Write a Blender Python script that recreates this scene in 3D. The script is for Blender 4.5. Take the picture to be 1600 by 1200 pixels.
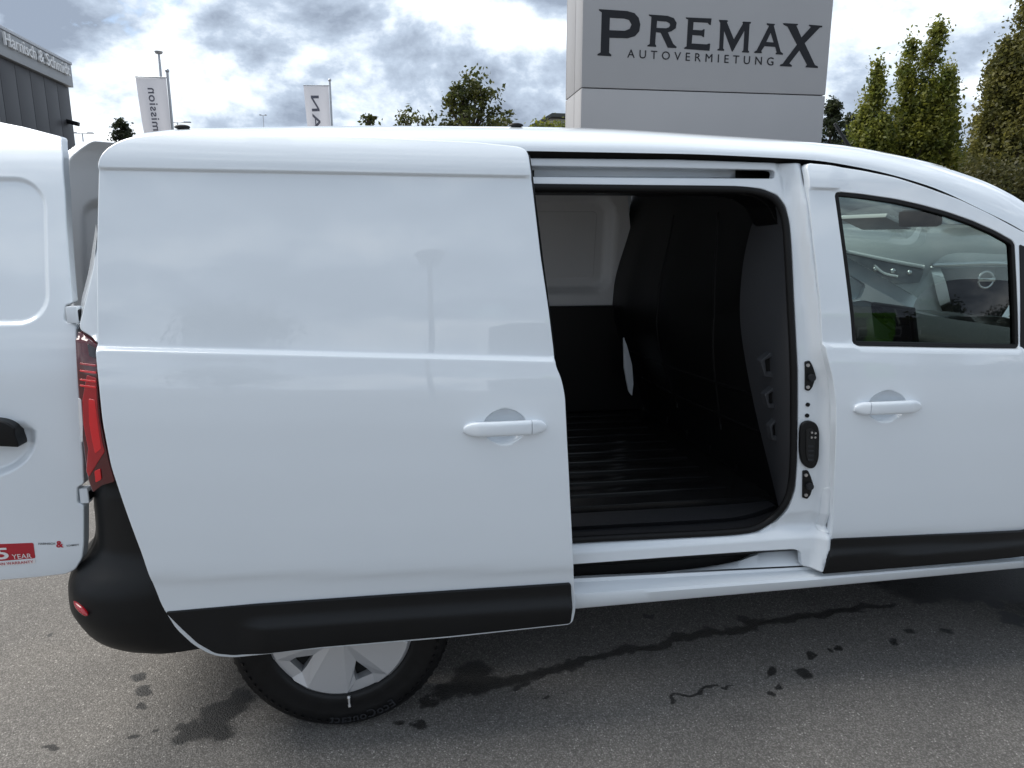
import bpy, bmesh, math, random
import numpy as np
from mathutils import Vector, Matrix
from mathutils.geometry import delaunay_2d_cdt
random.seed(4); RNG = np.random.default_rng(7)
for o in list(bpy.data.objects): bpy.data.objects.remove(o)
sc = bpy.context.scene
COL = sc.collection
R = math.radians
# ------------------------------------------------------------------ camera
FPX = 1110.0
CAM = np.array([0.0, -1.96, 1.51]); PITCH, YAW = R(11.8), R(8.8)
FW = np.array([math.sin(YAW)*math.cos(PITCH), math.cos(YAW)*math.cos(PITCH), -math.sin(PITCH)])
RT = np.array([math.cos(YAW), -math.sin(YAW), 0.0]); UP = np.cross(RT, FW)
cd = bpy.data.cameras.new('camera'); cam = bpy.data.objects.new('camera', cd); COL.objects.link(cam)
cd.sensor_width = 36; cd.lens = 36*FPX/1600; cd.clip_start = .05; cd.clip_end = 3000
cam.matrix_world = Matrix(((RT[0], UP[0], -FW[0], CAM[0]), (RT[1], UP[1], -FW[1], CAM[1]), (RT[2], UP[2], -FW[2], CAM[2]), (0, 0, 0, 1)))
sc.camera = cam
# ------------------------------------------------------------------ sky and sun
SUN_AZ, SUN_EL = R(-62), R(54)          # azimuth from +Y towards +X
wd = bpy.data.worlds.new('World'); sc.world = wd; wd.use_nodes = True
nt = wd.node_tree; nt.nodes.clear()
def N(t, **k):
    n = nt.nodes.new(t)
    for a, b in k.items(): setattr(n, a, b)
    return n
def L(a, b): nt.links.new(a, b)
def math_node(op, a, b=None, clamp=False):
    n = N('ShaderNodeMath', operation=op); n.use_clamp = clamp
    for i, v in enumerate((a, b)):
        if v is None: continue
        if isinstance(v, (int, float)): n.inputs[i].default_value = v
        else: L(v, n.inputs[i])
    return n.outputs[0]
out = N('ShaderNodeOutputWorld'); sky = N('ShaderNodeTexSky', sky_type='NISHITA')
sky.sun_disc = False; sky.sun_elevation = SUN_EL; sky.sun_rotation = SUN_AZ
bg1 = N('ShaderNodeBackground'); bg1.inputs[1].default_value = .075; L(sky.outputs[0], bg1.inputs[0])
tc = N('ShaderNodeTexCoord')
def cloud_noise(offset, scale, detail, rough, dist):
    mp = N('ShaderNodeMapping'); mp.inputs['Location'].default_value = offset; mp.inputs['Scale'].default_value = (1, 1, 1.55)
    L(tc.outputs['Generated'], mp.inputs[0])
    n = N('ShaderNodeTexNoise'); n.inputs['Scale'].default_value = scale; n.inputs['Detail'].default_value = detail
    n.inputs['Roughness'].default_value = rough; n.inputs['Distortion'].default_value = dist
    L(mp.outputs[0], n.inputs['Vector']); return n.outputs[0]
SEED = (3.3, 1.7, 0.4)
big = cloud_noise(SEED, 4.2, 10, .58, .12)
up_ = cloud_noise((SEED[0], SEED[1], SEED[2]+.075), 4.2, 10, .58, .12)
det = cloud_noise((8, 2, 5), 11, 8, .6, .2)
lit = math_node('MULTIPLY', math_node('SUBTRACT', big, up_), 4.2)            # bright tops, grey undersides
lit = math_node('ADD', lit, math_node('MULTIPLY', math_node('SUBTRACT', det, .5), .7))
lit = math_node('ADD', lit, math_node('MULTIPLY', math_node('SUBTRACT', .56, big), 1.6))
lit = math_node('ADD', lit, .255, True)
ramp = N('ShaderNodeValToRGB'); L(lit, ramp.inputs[0])
e = ramp.color_ramp.elements
e[0].position = 0.0; e[0].color = (.20, .24, .305, 1)
e[1].position = 1.0; e[1].color = (.88, .915, .94, 1)
m1 = e.new(.35); m1.color = (.33, .39, .475, 1)
m2 = e.new(.68); m2.color = (.61, .67, .735, 1)
bg2 = N('ShaderNodeBackground'); bg2.inputs[1].default_value = .68; L(ramp.outputs[0], bg2.inputs[0])
cov = math_node('MULTIPLY', math_node('SUBTRACT', math_node('ADD', big, math_node('MULTIPLY', det, .25)), .425), 16.0, True)
mx = N('ShaderNodeMixShader'); L(cov, mx.inputs[0]); L(bg1.outputs[0], mx.inputs[1]); L(bg2.outputs[0], mx.inputs[2]); L(mx.outputs[0], out.inputs[0])
sl = bpy.data.lights.new('sun', 'SUN'); sl.energy = 2.1; sl.angle = R(48); sl.color = (1, .95, .88)
so = bpy.data.objects.new('sun', sl); COL.objects.link(so)
sd_ = Vector((math.sin(SUN_AZ)*math.cos(SUN_EL), math.cos(SUN_AZ)*math.cos(SUN_EL), math.sin(SUN_EL)))
so.rotation_euler = sd_.to_track_quat('Z', 'Y').to_euler(); so.location = (0, 0, 30)
vs = sc.view_settings; vs.view_transform = 'Standard'; vs.look = 'None'; vs.exposure = 1.38; vs.gamma = 1.0; vs.use_curve_mapping = False
sc.render.engine = 'CYCLES'

# ------------------------------------------------------------------ helpers: points
def ray(x, y): return RT*((x-800)/FPX) - UP*((y-600)/FPX) + FW
def W(x, y, Y): v = ray(x, y); return CAM + v*((Y-CAM[1])/v[1])
def WZ(x, y, Z): v = ray(x, y); return CAM + v*((Z-CAM[2])/v[2])
def WX(x, y, X): v = ray(x, y); return CAM + v*((X-CAM[0])/v[0])
def hit(x, y, surf):
    """where the sight line through a photograph point meets a body surface Y = surf(X, Z); returns (X, Z)"""
    v = ray(x, y); Ys = np.linspace(-.35, .9, 1800); t = (Ys-CAM[1])/v[1]
    X = CAM[0]+v[0]*t; Z = CAM[2]+v[2]*t
    d = Ys - surf(X, Z); k = np.nonzero((d[:-1] < 0) & (d[1:] >= 0))[0]
    i = k[0] if len(k) else int(np.argmin(abs(d)))
    if len(k):
        a = -d[i]/(d[i+1]-d[i]); return (X[i]+a*(X[i+1]-X[i]), Z[i]+a*(Z[i+1]-Z[i]))
    return (X[i], Z[i])
def hits(pts, surf): return [hit(x, y, surf) for x, y in pts]
def flat(Y): return lambda X, Z: np.asarray(X)*0 + Y
def planar(pts, Y): return [(p[0], p[2]) for p in (W(x, y, Y) for x, y in pts)]

# ------------------------------------------------------------------ helpers: materials
MATS = {}
def mat(name, col, rough=.5, metal=0, coat=0, bump=None, vary=None, spec=None, alpha=None, coat_rough=.03):
    m = bpy.data.materials.new(name); m.use_nodes = True; t = m.node_tree; p = t.nodes['Principled BSDF']
    p.inputs['Base Color'].default_value = (*col, 1); p.inputs['Roughness'].default_value = rough; p.inputs['Metallic'].default_value = metal
    p.inputs['Coat Weight'].default_value = coat; p.inputs['Coat Roughness'].default_value = coat_rough
    if spec is not None: p.inputs['Specular IOR Level'].default_value = spec
    c = t.nodes.new('ShaderNodeTexCoord')
    if bump:
        n = t.nodes.new('ShaderNodeTexNoise'); n.inputs['Scale'].default_value = bump[0]; n.inputs['Detail'].default_value = 4
        t.links.new(c.outputs['Object'], n.inputs['Vector']); b = t.nodes.new('ShaderNodeBump'); b.inputs['Strength'].default_value = bump[1]
        b.inputs['Distance'].default_value = bump[2]; t.links.new(n.outputs[0], b.inputs['Height']); t.links.new(b.outputs[0], p.inputs['Normal'])
    if vary:
        n = t.nodes.new('ShaderNodeTexNoise'); n.inputs['Scale'].default_value = vary[0]; n.inputs['Detail'].default_value = 6
        t.links.new(c.outputs['Object'], n.inputs['Vector']); r = t.nodes.new('ShaderNodeValToRGB')
        r.color_ramp.elements[0].position = .3; r.color_ramp.elements[1].position = .7
        r.color_ramp.elements[0].color = (*[v*(1-vary[1]) for v in col], 1); r.color_ramp.elements[1].color = (*[min(1, v*(1+vary[1])) for v in col], 1)
        t.links.new(n.outputs[0], r.inputs[0]); t.links.new(r.outputs[0], p.inputs['Base Color'])
        if len(vary) > 2:
            q = t.nodes.new('ShaderNodeMapRange'); q.inputs[3].default_value = rough-vary[2]; q.inputs[4].default_value = rough+vary[2]
            t.links.new(n.outputs[0], q.inputs[0]); t.links.new(q.outputs[0], p.inputs['Roughness'])
    MATS[name] = m; return m
def glass(name, tint, gloss_ior=1.5):
    m = bpy.data.materials.new(name); m.use_nodes = True; t = m.node_tree; t.nodes.clear()
    o = t.nodes.new('ShaderNodeOutputMaterial'); tr = t.nodes.new('ShaderNodeBsdfTransparent'); tr.inputs[0].default_value = (*tint, 1)
    g = t.nodes.new('ShaderNodeBsdfGlossy'); g.inputs['Roughness'].default_value = .01; f = t.nodes.new('ShaderNodeFresnel'); f.inputs[0].default_value = gloss_ior
    mm = t.nodes.new('ShaderNodeMath'); mm.operation = 'MULTIPLY'; mm.inputs[1].default_value = 1.0; t.links.new(f.outputs[0], mm.inputs[0])
    x = t.nodes.new('ShaderNodeMixShader'); t.links.new(mm.outputs[0], x.inputs[0]); t.links.new(tr.outputs[0], x.inputs[1]); t.links.new(g.outputs[0], x.inputs[2]); t.links.new(x.outputs[0], o.inputs[0])
    MATS[name] = m; return m
def leaf_mat(name, c0, c1, scale):
    m = bpy.data.materials.new(name); m.use_nodes = True; t = m.node_tree; p = t.nodes['Principled BSDF']
    c = t.nodes.new('ShaderNodeTexCoord'); n = t.nodes.new('ShaderNodeTexNoise'); n.inputs['Scale'].default_value = scale; n.inputs['Detail'].default_value = 5; n.inputs['Roughness'].default_value = .7
    t.links.new(c.outputs['Object'], n.inputs['Vector']); r = t.nodes.new('ShaderNodeValToRGB')
    r.color_ramp.elements[0].position = .36; r.color_ramp.elements[1].position = .64
    r.color_ramp.elements[0].color = (*c0, 1); r.color_ramp.elements[1].color = (*c1, 1)
    t.links.new(n.outputs[0], r.inputs[0]); t.links.new(r.outputs[0], p.inputs['Base Color']); p.inputs['Roughness'].default_value = .55
    tl = t.nodes.new('ShaderNodeBsdfTranslucent'); t.links.new(r.outputs[0], tl.inputs[0])
    x = t.nodes.new('ShaderNodeMixShader'); x.inputs[0].default_value = .5; t.links.new(p.outputs[0], x.inputs[1]); t.links.new(tl.outputs[0], x.inputs[2])
    t.links.new(x.outputs[0], t.nodes['Material Output'].inputs[0]); MATS[name] = m; return m
PAINT = mat('white_paint', (.755, .81, .86), .32, coat=1.0, vary=(1.3, .012), coat_rough=.012); PAINT.node_tree.nodes['Principled BSDF'].inputs['Coat IOR'].default_value = 1.6
PAINT_IN = mat('white_inner_paint', (.73, .775, .815), .35, coat=.7)
PRIMER = mat('grey_inner_paint', (.80, .81, .82), .40)
PLASTIC = mat('black_grained_plastic', (.0055, .006, .0068), .44, spec=.28, bump=(900, .25, .0006), vary=(6, .15, .05))
RUBBER = mat('black_rubber', (.005, .005, .0055), .55, spec=.25)
TRIM = mat('black_trim', (.0035, .0035, .004), .42, spec=.25, bump=(500, .2, .0005))
TRIM_GREY = mat('charcoal_trim', (.020, .021, .024), .6, spec=.3, bump=(500, .2, .0005))
FLOORMAT = mat('black_cargo_liner', (.011, .011, .0115), .25, spec=.6, vary=(9, .2, .02))
TYRE = mat('tyre_rubber', (.0045, .0045, .005), .45, spec=.3, vary=(30, .3, .06))
SILVER = mat('silver_wheel_lacquer', (.62, .63, .65), .30, metal=.5, coat=.5)
PILLAR = mat('grey_pillar_trim', (.060, .062, .068), .6, spec=.35, bump=(500, .2, .0005))
DARK = mat('dark_cavity', (.006, .006, .006), .8)
RED = mat('red_lens', (.38, .003, .010), .12, coat=1)
RED_BRIGHT = mat('bright_red_reflector', (.70, .005, .012), .2, coat=1)
RED_DARK = mat('smoked_red_lens', (.085, .003, .006), .10, coat=1)
SMOKE = mat('smoked_lens', (.02, .012, .013), .08, coat=1)
CLEAR = mat('clear_lens', (.62, .62, .64), .1, coat=1)
STEEL = mat('zinc_steel', (.55, .55, .56), .35, metal=1)
CHROME = mat('chrome', (.75, .76, .77), .08, metal=1)
STICK_RED = mat('red_sticker', (.42, .004, .02), .35, coat=.5)
STICK_WHITE = mat('white_print', (.78, .76, .76), .4)
PRINT_BLACK = mat('black_print', (.015, .015, .02), .5)
PRINT_RED = mat('red_print', (.45, .01, .03), .5)
SCREEN = mat('dark_screen_glass', (.010, .011, .012), .08, coat=1)
HEADLINER = mat('dark_headliner', (.02, .02, .021), .9)
DASH = mat('dark_dashboard', (.028, .029, .030), .6, bump=(400, .2, .0005))
FABRIC = mat('grey_seat_fabric', (.02, .02, .022), .9, bump=(700, .4, .001))
GLASS = glass('tinted_glass', (.31, .38, .36)); GLASS2 = glass('clear_glass', (.85, .89, .87))

# ------------------------------------------------------------------ helpers: objects
def link(name, me, m=None, parent=None):
    o = bpy.data.objects.new(name, me); COL.objects.link(o)
    if m is not None and me is not None: me.materials.append(m)
    if parent is not None: o.parent = parent
    return o
def mesh(name, v, f, m, parent=None, smooth=False):
    me = bpy.data.meshes.new(name); me.from_pydata([tuple(map(float, p)) for p in v], [], [tuple(map(int, q)) for q in f])
    if smooth: me.shade_smooth()
    me.update(); return link(name, me, m, parent)
def tag(o, label, cat, group=None, kind=None):
    if label: o['label'] = label
    if cat: o['category'] = cat
    if group: o['group'] = group
    if kind: o['kind'] = kind
    return o
def empty(name, loc, label, cat, group=None):
    o = bpy.data.objects.new(name, None); COL.objects.link(o); o.location = loc; o.empty_display_size = .2
    return tag(o, label, cat, group)
def bm_obj(name, bm, m, parent=None, smooth=False, angle=40):
    me = bpy.data.meshes.new(name); bmesh.ops.recalc_face_normals(bm, faces=bm.faces); bm.to_mesh(me); bm.free()
    if smooth:
        me.shade_smooth(); me.set_sharp_from_angle(angle=R(angle))
    return link(name, me, m, parent)
def bm_box(bm, c, s, rot=None, bevel=0, seg=2):
    mtx = Matrix.Translation(Vector([float(q) for q in c])) @ (rot.to_4x4() if rot is not None else Matrix.Identity(4)) @ Matrix.Diagonal((*s, 1))
    r = bmesh.ops.create_cube(bm, size=1, matrix=mtx)
    if bevel:
        es = list({e for v in r['verts'] for e in v.link_edges}); bmesh.ops.bevel(bm, geom=es, offset=bevel, segments=seg, affect='EDGES', profile=.6)
def box(name, c, s, m, parent=None, rot=None, bevel=.004):
    bm = bmesh.new(); bm_box(bm, c, s, rot, bevel); return bm_obj(name, bm, m, parent, True)
def cyl(bm, a, b, r0, r1=None, n=14, caps=True):
    a, b = Vector([float(q) for q in a]), Vector([float(q) for q in b]); r1 = r0 if r1 is None else r1; d = (b-a)
    q = d.to_track_quat('Z', 'Y').to_matrix().to_4x4()
    bmesh.ops.create_cone(bm, cap_ends=caps, segments=n, radius1=r0, radius2=max(r1, 1e-5), depth=d.length, matrix=Matrix.Translation((a+b)/2) @ q)
def rod(name, a, b, r, m, parent=None, r1=None, n=14):
    bm = bmesh.new(); cyl(bm, a, b, r, r1, n); return bm_obj(name, bm, m, parent, True)
def resample(p, n):
    p = np.asarray(p, float); s = np.r_[0, np.cumsum(np.linalg.norm(np.diff(p, axis=0), axis=1))]; t = np.linspace(0, s[-1], n)
    return np.stack([np.interp(t, s, p[:, k]) for k in range(p.shape[1])], 1)
def spline(p, n, closed=False):
    p = np.asarray(p, float)
    q = np.vstack([p[-1:], p, p[:2]]) if closed else np.vstack([2*p[:1]-p[1:2], p, 2*p[-1:]-p[-2:-1]])
    o = []
    for i in range(1, len(q)-2):
        for t in np.linspace(0, 1, 12, endpoint=False):
            o.append(.5*(2*q[i]+(q[i+1]-q[i-1])*t+(2*q[i-1]-5*q[i]+4*q[i+1]-q[i+2])*t*t+(3*q[i]-q[i-1]-3*q[i+1]+q[i+2])*t**3))
    o.append(q[-2]); return resample(o, n)
def loft(name, lines, m, parent=None, n=60, smooth=True, flip=False, curve=True, angle=50):
    rows = [(spline(l, n) if curve else resample(l, n)) for l in lines]; k = len(rows)
    v = np.concatenate(rows); f = []
    for i in range(k-1):
        for j in range(n-1):
            a = i*n+j; q = (a, a+1, a+n+1, a+n); f.append(q[::-1] if flip else q)
    o = mesh(name, v, f, m, parent, smooth)
    if smooth: o.data.set_sharp_from_angle(angle=R(angle))
    return o
def tube(name, pts, r, m, parent=None, n=120, sides=8, closed=False, flat_=1.0):
    p = spline(pts, n, closed); v = []; f = []
    if closed: p = p[:-1]
    cnt = len(p)
    for i in range(cnt):
        t = (p[(i+1) % cnt]-p[i-1]) if closed else (p[min(i+1, cnt-1)]-p[max(i-1, 0)])
        t = t/np.linalg.norm(t); a = np.cross(t, [0, 1, 0]); 
        if np.linalg.norm(a) < .05: a = np.cross(t, [0, 0, 1])
        a /= np.linalg.norm(a); b = np.cross(a, t)
        for k in range(sides):
            w = 2*math.pi*k/sides; v.append(p[i]+a*r*math.cos(w)+b*r*flat_*math.sin(w))
    for i in range(cnt if closed else cnt-1):
        for k in range(sides): f.append((i*sides+k, i*sides+(k+1) % sides, ((i+1) % cnt)*sides+(k+1) % sides, ((i+1) % cnt)*sides+k))
    if not closed: f += [tuple(range(sides)), tuple(range((cnt-1)*sides, cnt*sides))[::-1]]
    return mesh(name, v, f, m, parent, True)
def pip(P, poly):
    x, y = P[:, 0], P[:, 1]; c = np.zeros(len(P), bool); n = len(poly); j = n-1
    for i in range(n):
        xi, yi = poly[i]; xj, yj = poly[j]
        if yi != yj: c ^= ((yi > y) != (yj > y)) & (x < (xj-xi)*(y-yi)/(yj-yi)+xi)
        j = i
    return c
def dist_poly(P, poly):
    d = np.full(len(P), 1e9); A = np.asarray(poly); B = np.roll(A, -1, 0)
    for a, b in zip(A, B):
        ab = b-a; t = np.clip(((P-a)@ab)/max(ab@ab, 1e-14), 0, 1); d = np.minimum(d, np.linalg.norm(P-(a+t[:, None]*ab), axis=1))
    return d
def ring(pts, seg, rnd):
    p = np.asarray(pts, float)
    if rnd:
        o = []
        for a, b in zip(p, np.roll(p, -1, 0)):
            k = max(1, int(np.linalg.norm(b-a)/rnd)); o += [a+(b-a)*i/k for i in range(k)]
        p = np.array(o)
        for _ in range(2):
            q = np.roll(p, -1, 0); p = np.stack([.75*p+.25*q, .25*p+.75*q], 1).reshape(-1, 2)
    o = []
    for a, b in zip(p, np.roll(p, -1, 0)):
        l = np.linalg.norm(b-a)
        if l < 1e-7: continue
        k = max(1, int(l/seg)); o += [a+(b-a)*i/k for i in range(k)]
    p = np.array(o)
    area = .5*np.sum(p[:, 0]*np.roll(p[:, 1], -1)-np.roll(p[:, 0], -1)*p[:, 1])
    return p if area > 0 else p[::-1]
def sheet(name, outer, surf, m, parent=None, holes=(), r=.003, depth=.02, res=.03, rnd=.03, extra=None, mirror=False, hdepth=None, seg=None, lift=0.0, rows=()):
    """a panel with rounded, turned-in edges that follows the surface Y = surf(X, Z)"""
    seg = seg or res*.7; V = []; NR = []; F = []
    def sf(P): return np.asarray(surf(P[:, 0], P[:, 1]), float) - lift
    def nrm(P):
        h = .0012; gx = (sf(P+[h, 0])-sf(P-[h, 0]))/(2*h); gz = (sf(P+[0, h])-sf(P-[0, h]))/(2*h)
        n = np.stack([gx, -np.ones(len(P)), gz], 1); return n/np.linalg.norm(n, axis=1)[:, None]
    loops = []
    for k, pts in enumerate([outer]+list(holes)):
        p = ring(pts, seg, rnd); t = np.roll(p, -1, 0)-np.roll(p, 1, 0); t /= np.maximum(np.linalg.norm(t, axis=1), 1e-12)[:, None]
        o = np.stack([t[:, 1], -t[:, 0]], 1)*(1 if k == 0 else -1)
        loops.append((p, o, p-o*r))
    co = []; ed = []; 
    for p, o, q in loops:
        b = len(co); co += q.tolist(); ed += [(b+i, b+(i+1) % len(q)) for i in range(len(q))]
    lo = loops[0][2].min(0); hi = loops[0][2].max(0)
    gx, gz = np.meshgrid(np.arange(lo[0]+res*.5, hi[0], res), np.arange(lo[1]+res*.5, hi[1], res)); G = np.stack([gx.ravel(), gz.ravel()], 1)
    for fz, offs, x0, x1 in rows:
        G = G[~((np.abs(G[:, 1]-fz(G[:, 0])) < max(abs(o) for o in offs)+.006) & (G[:, 0] > x0) & (G[:, 0] < x1))]
        xx = np.arange(x0, x1, .016); G = np.vstack([G]+[np.stack([xx, fz(xx)+o], 1) for o in offs])
    if extra is not None: G = np.vstack([G, np.asarray(extra)])
    if len(G):
        k = pip(G, loops[0][2]); 
        for lp in loops[1:]: k &= ~pip(G, lp[2])
        G = G[k]
        for lp in loops:
            if len(G): G = G[dist_poly(G, lp[2]) > min(res*.35, seg*.5)]
        co += G.tolist()
    vo, _, fo, _, _, _ = delaunay_2d_cdt([Vector(c) for c in co], ed, [], 0, 1e-7)
    P = np.array([tuple(v) for v in vo]); T = np.array([f for f in fo if len(f) == 3]); C = P[T].mean(1)
    k = pip(C, loops[0][2])
    for lp in loops[1:]: k &= ~pip(C, lp[2])
    T = T[k]; a = P[T]; ar = (a[:, 1, 0]-a[:, 0, 0])*(a[:, 2, 1]-a[:, 0, 1])-(a[:, 1, 1]-a[:, 0, 1])*(a[:, 2, 0]-a[:, 0, 0])
    T[ar < 0] = T[ar < 0][:, ::-1]
    V.append(np.stack([P[:, 0], sf(P), P[:, 1]], 1)); NR.append(nrm(P)); F += T.tolist(); base = len(P)
    for k, (p, o, q) in enumerate(loops):
        n = len(q); ns = nrm(q); y = sf(q); o3 = np.stack([o[:, 0], 0*y, o[:, 1]], 1); dp = depth if (k == 0 or hdepth is None) else hdepth; idx = []
        for th in (0, 30, 60, 90):
            c, s = math.cos(R(th)), math.sin(R(th)); w = q+o*r*s
            V.append(np.stack([w[:, 0], y+r*(1-c), w[:, 1]], 1)); NR.append(ns*c+o3*s); idx.append(base); base += n
        V.append(np.stack([p[:, 0], y+max(dp, r*1.05), p[:, 1]], 1)); NR.append(o3); idx.append(base); base += n
        for a_, b_ in zip(idx[:-1], idx[1:]):
            for i in range(n):
                j = (i+1) % n; f = (a_+i, b_+i, b_+j, a_+j); F.append(f if k == 0 else f[::-1])
    V = np.concatenate(V); NR = np.concatenate(NR)
    if mirror:
        V[:, 1] = 1.86-V[:, 1]; NR[:, 1] *= -1; F = [f[::-1] for f in F]
    me = bpy.data.meshes.new(name); me.from_pydata(V.tolist(), [], F); me.shade_smooth()
    NR /= np.maximum(np.linalg.norm(NR, axis=1), 1e-9)[:, None]
    me.normals_split_custom_set_from_vertices(NR.tolist()); return link(name, me, m, parent)
def text_data(body, spacing=1.0, offset=0.0, shear=0.0):
    c = bpy.data.curves.new('t', 'FONT'); c.body = body; c.space_character = spacing; c.offset = offset; c.size = 1; c.resolution_u = 4; c.shear = shear
    o = bpy.data.objects.new('t', c); COL.objects.link(o); bpy.context.view_layer.update()
    me = bpy.data.meshes.new_from_object(o.evaluated_get(bpy.context.evaluated_depsgraph_get()))
    v = np.array([tuple(p.co) for p in me.vertices]); f = [tuple(p.vertices) for p in me.polygons]
    bpy.data.objects.remove(o); bpy.data.curves.remove(c); bpy.data.meshes.remove(me); return v[:, :2], f
def glyphs(v, f):
    """split lettering into single characters: faces whose spans overlap sideways belong to one letter"""
    par = list(range(len(v)))
    def find(a):
        while par[a] != a: par[a] = par[par[a]]; a = par[a]
        return a
    for q in f:
        for k in q[1:]: par[find(k)] = find(q[0])
    g = {}
    for q in f: g.setdefault(find(q[0]), []).append(q)
    items = sorted(([min(v[k][0] for q in fs for k in q), max(v[k][0] for q in fs for k in q), fs] for fs in g.values()), key=lambda t_: t_[0]); o = []
    for a, b, fs in items:
        if o and a < o[-1][1]-.25*min(b-a, o[-1][1]-o[-1][0]): o[-1][1] = max(o[-1][1], b); o[-1][2] += fs
        else: o.append([a, b, list(fs)])
    return [x[2] for x in o]
def put_letters(name, v, f, fn, m, parent, thick=0.0):
    for fs in glyphs(v, f):
        ids = sorted({k for q in fs for k in q}); mp = {k: i for i, k in enumerate(ids)}; P = [fn(v[k], 0) for k in ids]; F = [tuple(mp[k] for k in q) for q in fs]
        if thick:
            n = len(P); P += [fn(v[k], thick) for k in ids]; cnt = {(a, b) for q in F for a, b in zip(q, q[1:]+q[:1])}
            F += [(b, a, a+n, b+n) for a, b in cnt if (b, a) not in cnt]
        o = mesh(name, P, F, m, parent)
    return o
def text(name, body, fn, m, parent=None, spacing=1.0, offset=0.0, w=1, h=None, thick=0.0):
    """lettering scaled to width w (and height h), one object for each letter; fn maps (u, v, d) to a point; d is depth behind the face"""
    v, f = text_data(body, spacing, offset); lo, hi = v.min(0), v.max(0); s = w/(hi[0]-lo[0]); sy = s if h is None else h/(hi[1]-lo[1])
    uv = (v-[lo[0], max(lo[1], -.02) if h is None else lo[1]])*[s, sy]
    return put_letters(name, uv, f, lambda p, d: fn(p[0], p[1], d), m, parent, thick)

# ------------------------------------------------------------------ ground
def vnoise(X, Y, s, seed):
    r = np.random.default_rng(seed).random((64, 64)); x, y = X*s, Y*s; i, j = np.floor(x).astype(int), np.floor(y).astype(int); u, v = x-i, y-j
    u, v = u*u*(3-2*u), v*v*(3-2*v); g = lambda a, b: r[a % 64, b % 64]
    return (g(i, j)*(1-u)+g(i+1, j)*u)*(1-v)+(g(i, j+1)*(1-u)+g(i+1, j+1)*u)*v
gx = np.r_[-600, -200, -80, -30, -12, -6, -3, -2, np.arange(-1.5, 2.9, .009), 3.5, 5, 9, 16, 40, 100, 300, 600]
gy = np.r_[-600, -200, -80, -30, -12, -5, -2, -1, -.6, np.arange(-.35, 1.0, .009), np.arange(1.02, 2.2, .04), 3, 5, 9, 16, 40, 100, 300, 800]
GX, GY = np.meshgrid(gx, gy); wet = np.zeros_like(GX)
DX = GX + (vnoise(GX, GY, 14, 1)-.5)*.05+(vnoise(GX, GY, 45, 2)-.5)*.03; DY = GY+(vnoise(GX, GY, 14, 3)-.5)*.05+(vnoise(GX, GY, 45, 4)-.5)*.03
for x, y, r in [(345, 1118, .065), (330, 1140, .06), (300, 1152, .04), (372, 1092, .04), (290, 1140, .03), (735, 1068, .065), (700, 1082, .045), (770, 1066, .05), (745, 1045, .045), (665, 1095, .03), (800, 1060, .03),
                (225, 1080, .032), (215, 1102, .02), (222, 1058, .022), (85, 1167, .014), (212, 1148, .014), (250, 1146, .012), (1205, 1051, .022), (1247, 1050, .022), (1208, 1084, .016), (1222, 1074, .013), (1265, 1028, .016), (1303, 1020, .014), (1320, 1015, .014),
                (1402, 1004, .02), (1426, 985, .02), (1478, 983, .024), (810, 1074, .018), (847, 1091, .012), (820, 1066, .02), (880, 1086, .010), (630, 1134, .02), (660, 1137, .022), (735, 1184, .01), (1010, 968, .02), (1160, 970, .022),
                (1440, 925, .10), (1400, 905, .12), (1490, 920, .13), (1560, 915, .16), (1450, 895, .25), (1560, 890, .3), (1585, 968, .05), (1560, 945, .05), (1040, 1096, .01), (80, 988, .014)]:
    p = WZ(x, y, 0); wet = np.maximum(wet, 1.0-np.hypot((DX-p[0])*.85, DY-p[1])/r*.5)
ln = [WZ(x, y, 0) for x, y in [(745, 1075), (800, 1059), (860, 1045), (1000, 1012), (1100, 990), (1200, 972), (1300, 957), (1385, 945)]]
for a, b in zip(ln[:-1], ln[1:]):
    ab = (b-a)[:2]; t = np.clip(((DX-a[0])*ab[0]+(DY-a[1])*ab[1])/(ab@ab), 0, 1)
    wet = np.maximum(wet, 1-np.hypot(DX-a[0]-t*ab[0], DY-a[1]-t*ab[1])/.022*.5)
ln = [WZ(x, y, 0) for x, y in [(1040, 1095), (1090, 1082), (1145, 1073)]]
for a, b in zip(ln[:-1], ln[1:]):
    ab = (b-a)[:2]; t = np.clip(((DX-a[0])*ab[0]+(DY-a[1])*ab[1])/(ab@ab), 0, 1)
    wet = np.maximum(wet, .9-np.hypot(DX-a[0]-t*ab[0], DY-a[1]-t*ab[1])/.010*.5)
ny, nx = GX.shape; idx = np.arange(nx*ny).reshape(ny, nx)
F = np.stack([idx[:-1, :-1], idx[:-1, 1:], idx[1:, 1:], idx[1:, :-1]], -1).reshape(-1, 4)
me = bpy.data.meshes.new('asphalt_ground'); me.from_pydata(np.stack([GX.ravel(), GY.ravel(), 0*GX.ravel()], 1).tolist(), [], F.tolist())
at_ = me.attributes.new('wet', 'FLOAT', 'POINT'); at_.data.foreach_set('value', np.clip(wet, 0, 1).ravel().astype(np.float32))
am = bpy.data.materials.new('asphalt'); am.use_nodes = True; t = am.node_tree; pb = t.nodes['Principled BSDF']
def TN(ty, **k):
    n = t.nodes.new(ty)
    for a, b in k.items():
        if a in ('operation', 'blend_type', 'data_type', 'attribute_name', 'feature'): setattr(n, a, b)
        else: n.inputs[a].default_value = b
    return n
tcg = TN('ShaderNodeTexCoord'); oc = tcg.outputs['Object']
vo = TN('ShaderNodeTexVoronoi', Scale=210.0); t.links.new(oc, vo.inputs['Vector'])
vs2 = TN('ShaderNodeTexVoronoi', Scale=95.0); t.links.new(oc, vs2.inputs['Vector'])
nz = TN('ShaderNodeTexNoise', Scale=420.0, Detail=3.0); t.links.new(oc, nz.inputs['Vector'])
nb = TN('ShaderNodeTexNoise', Scale=2.3, Detail=6.0); t.links.new(oc, nb.inputs['Vector'])
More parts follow.
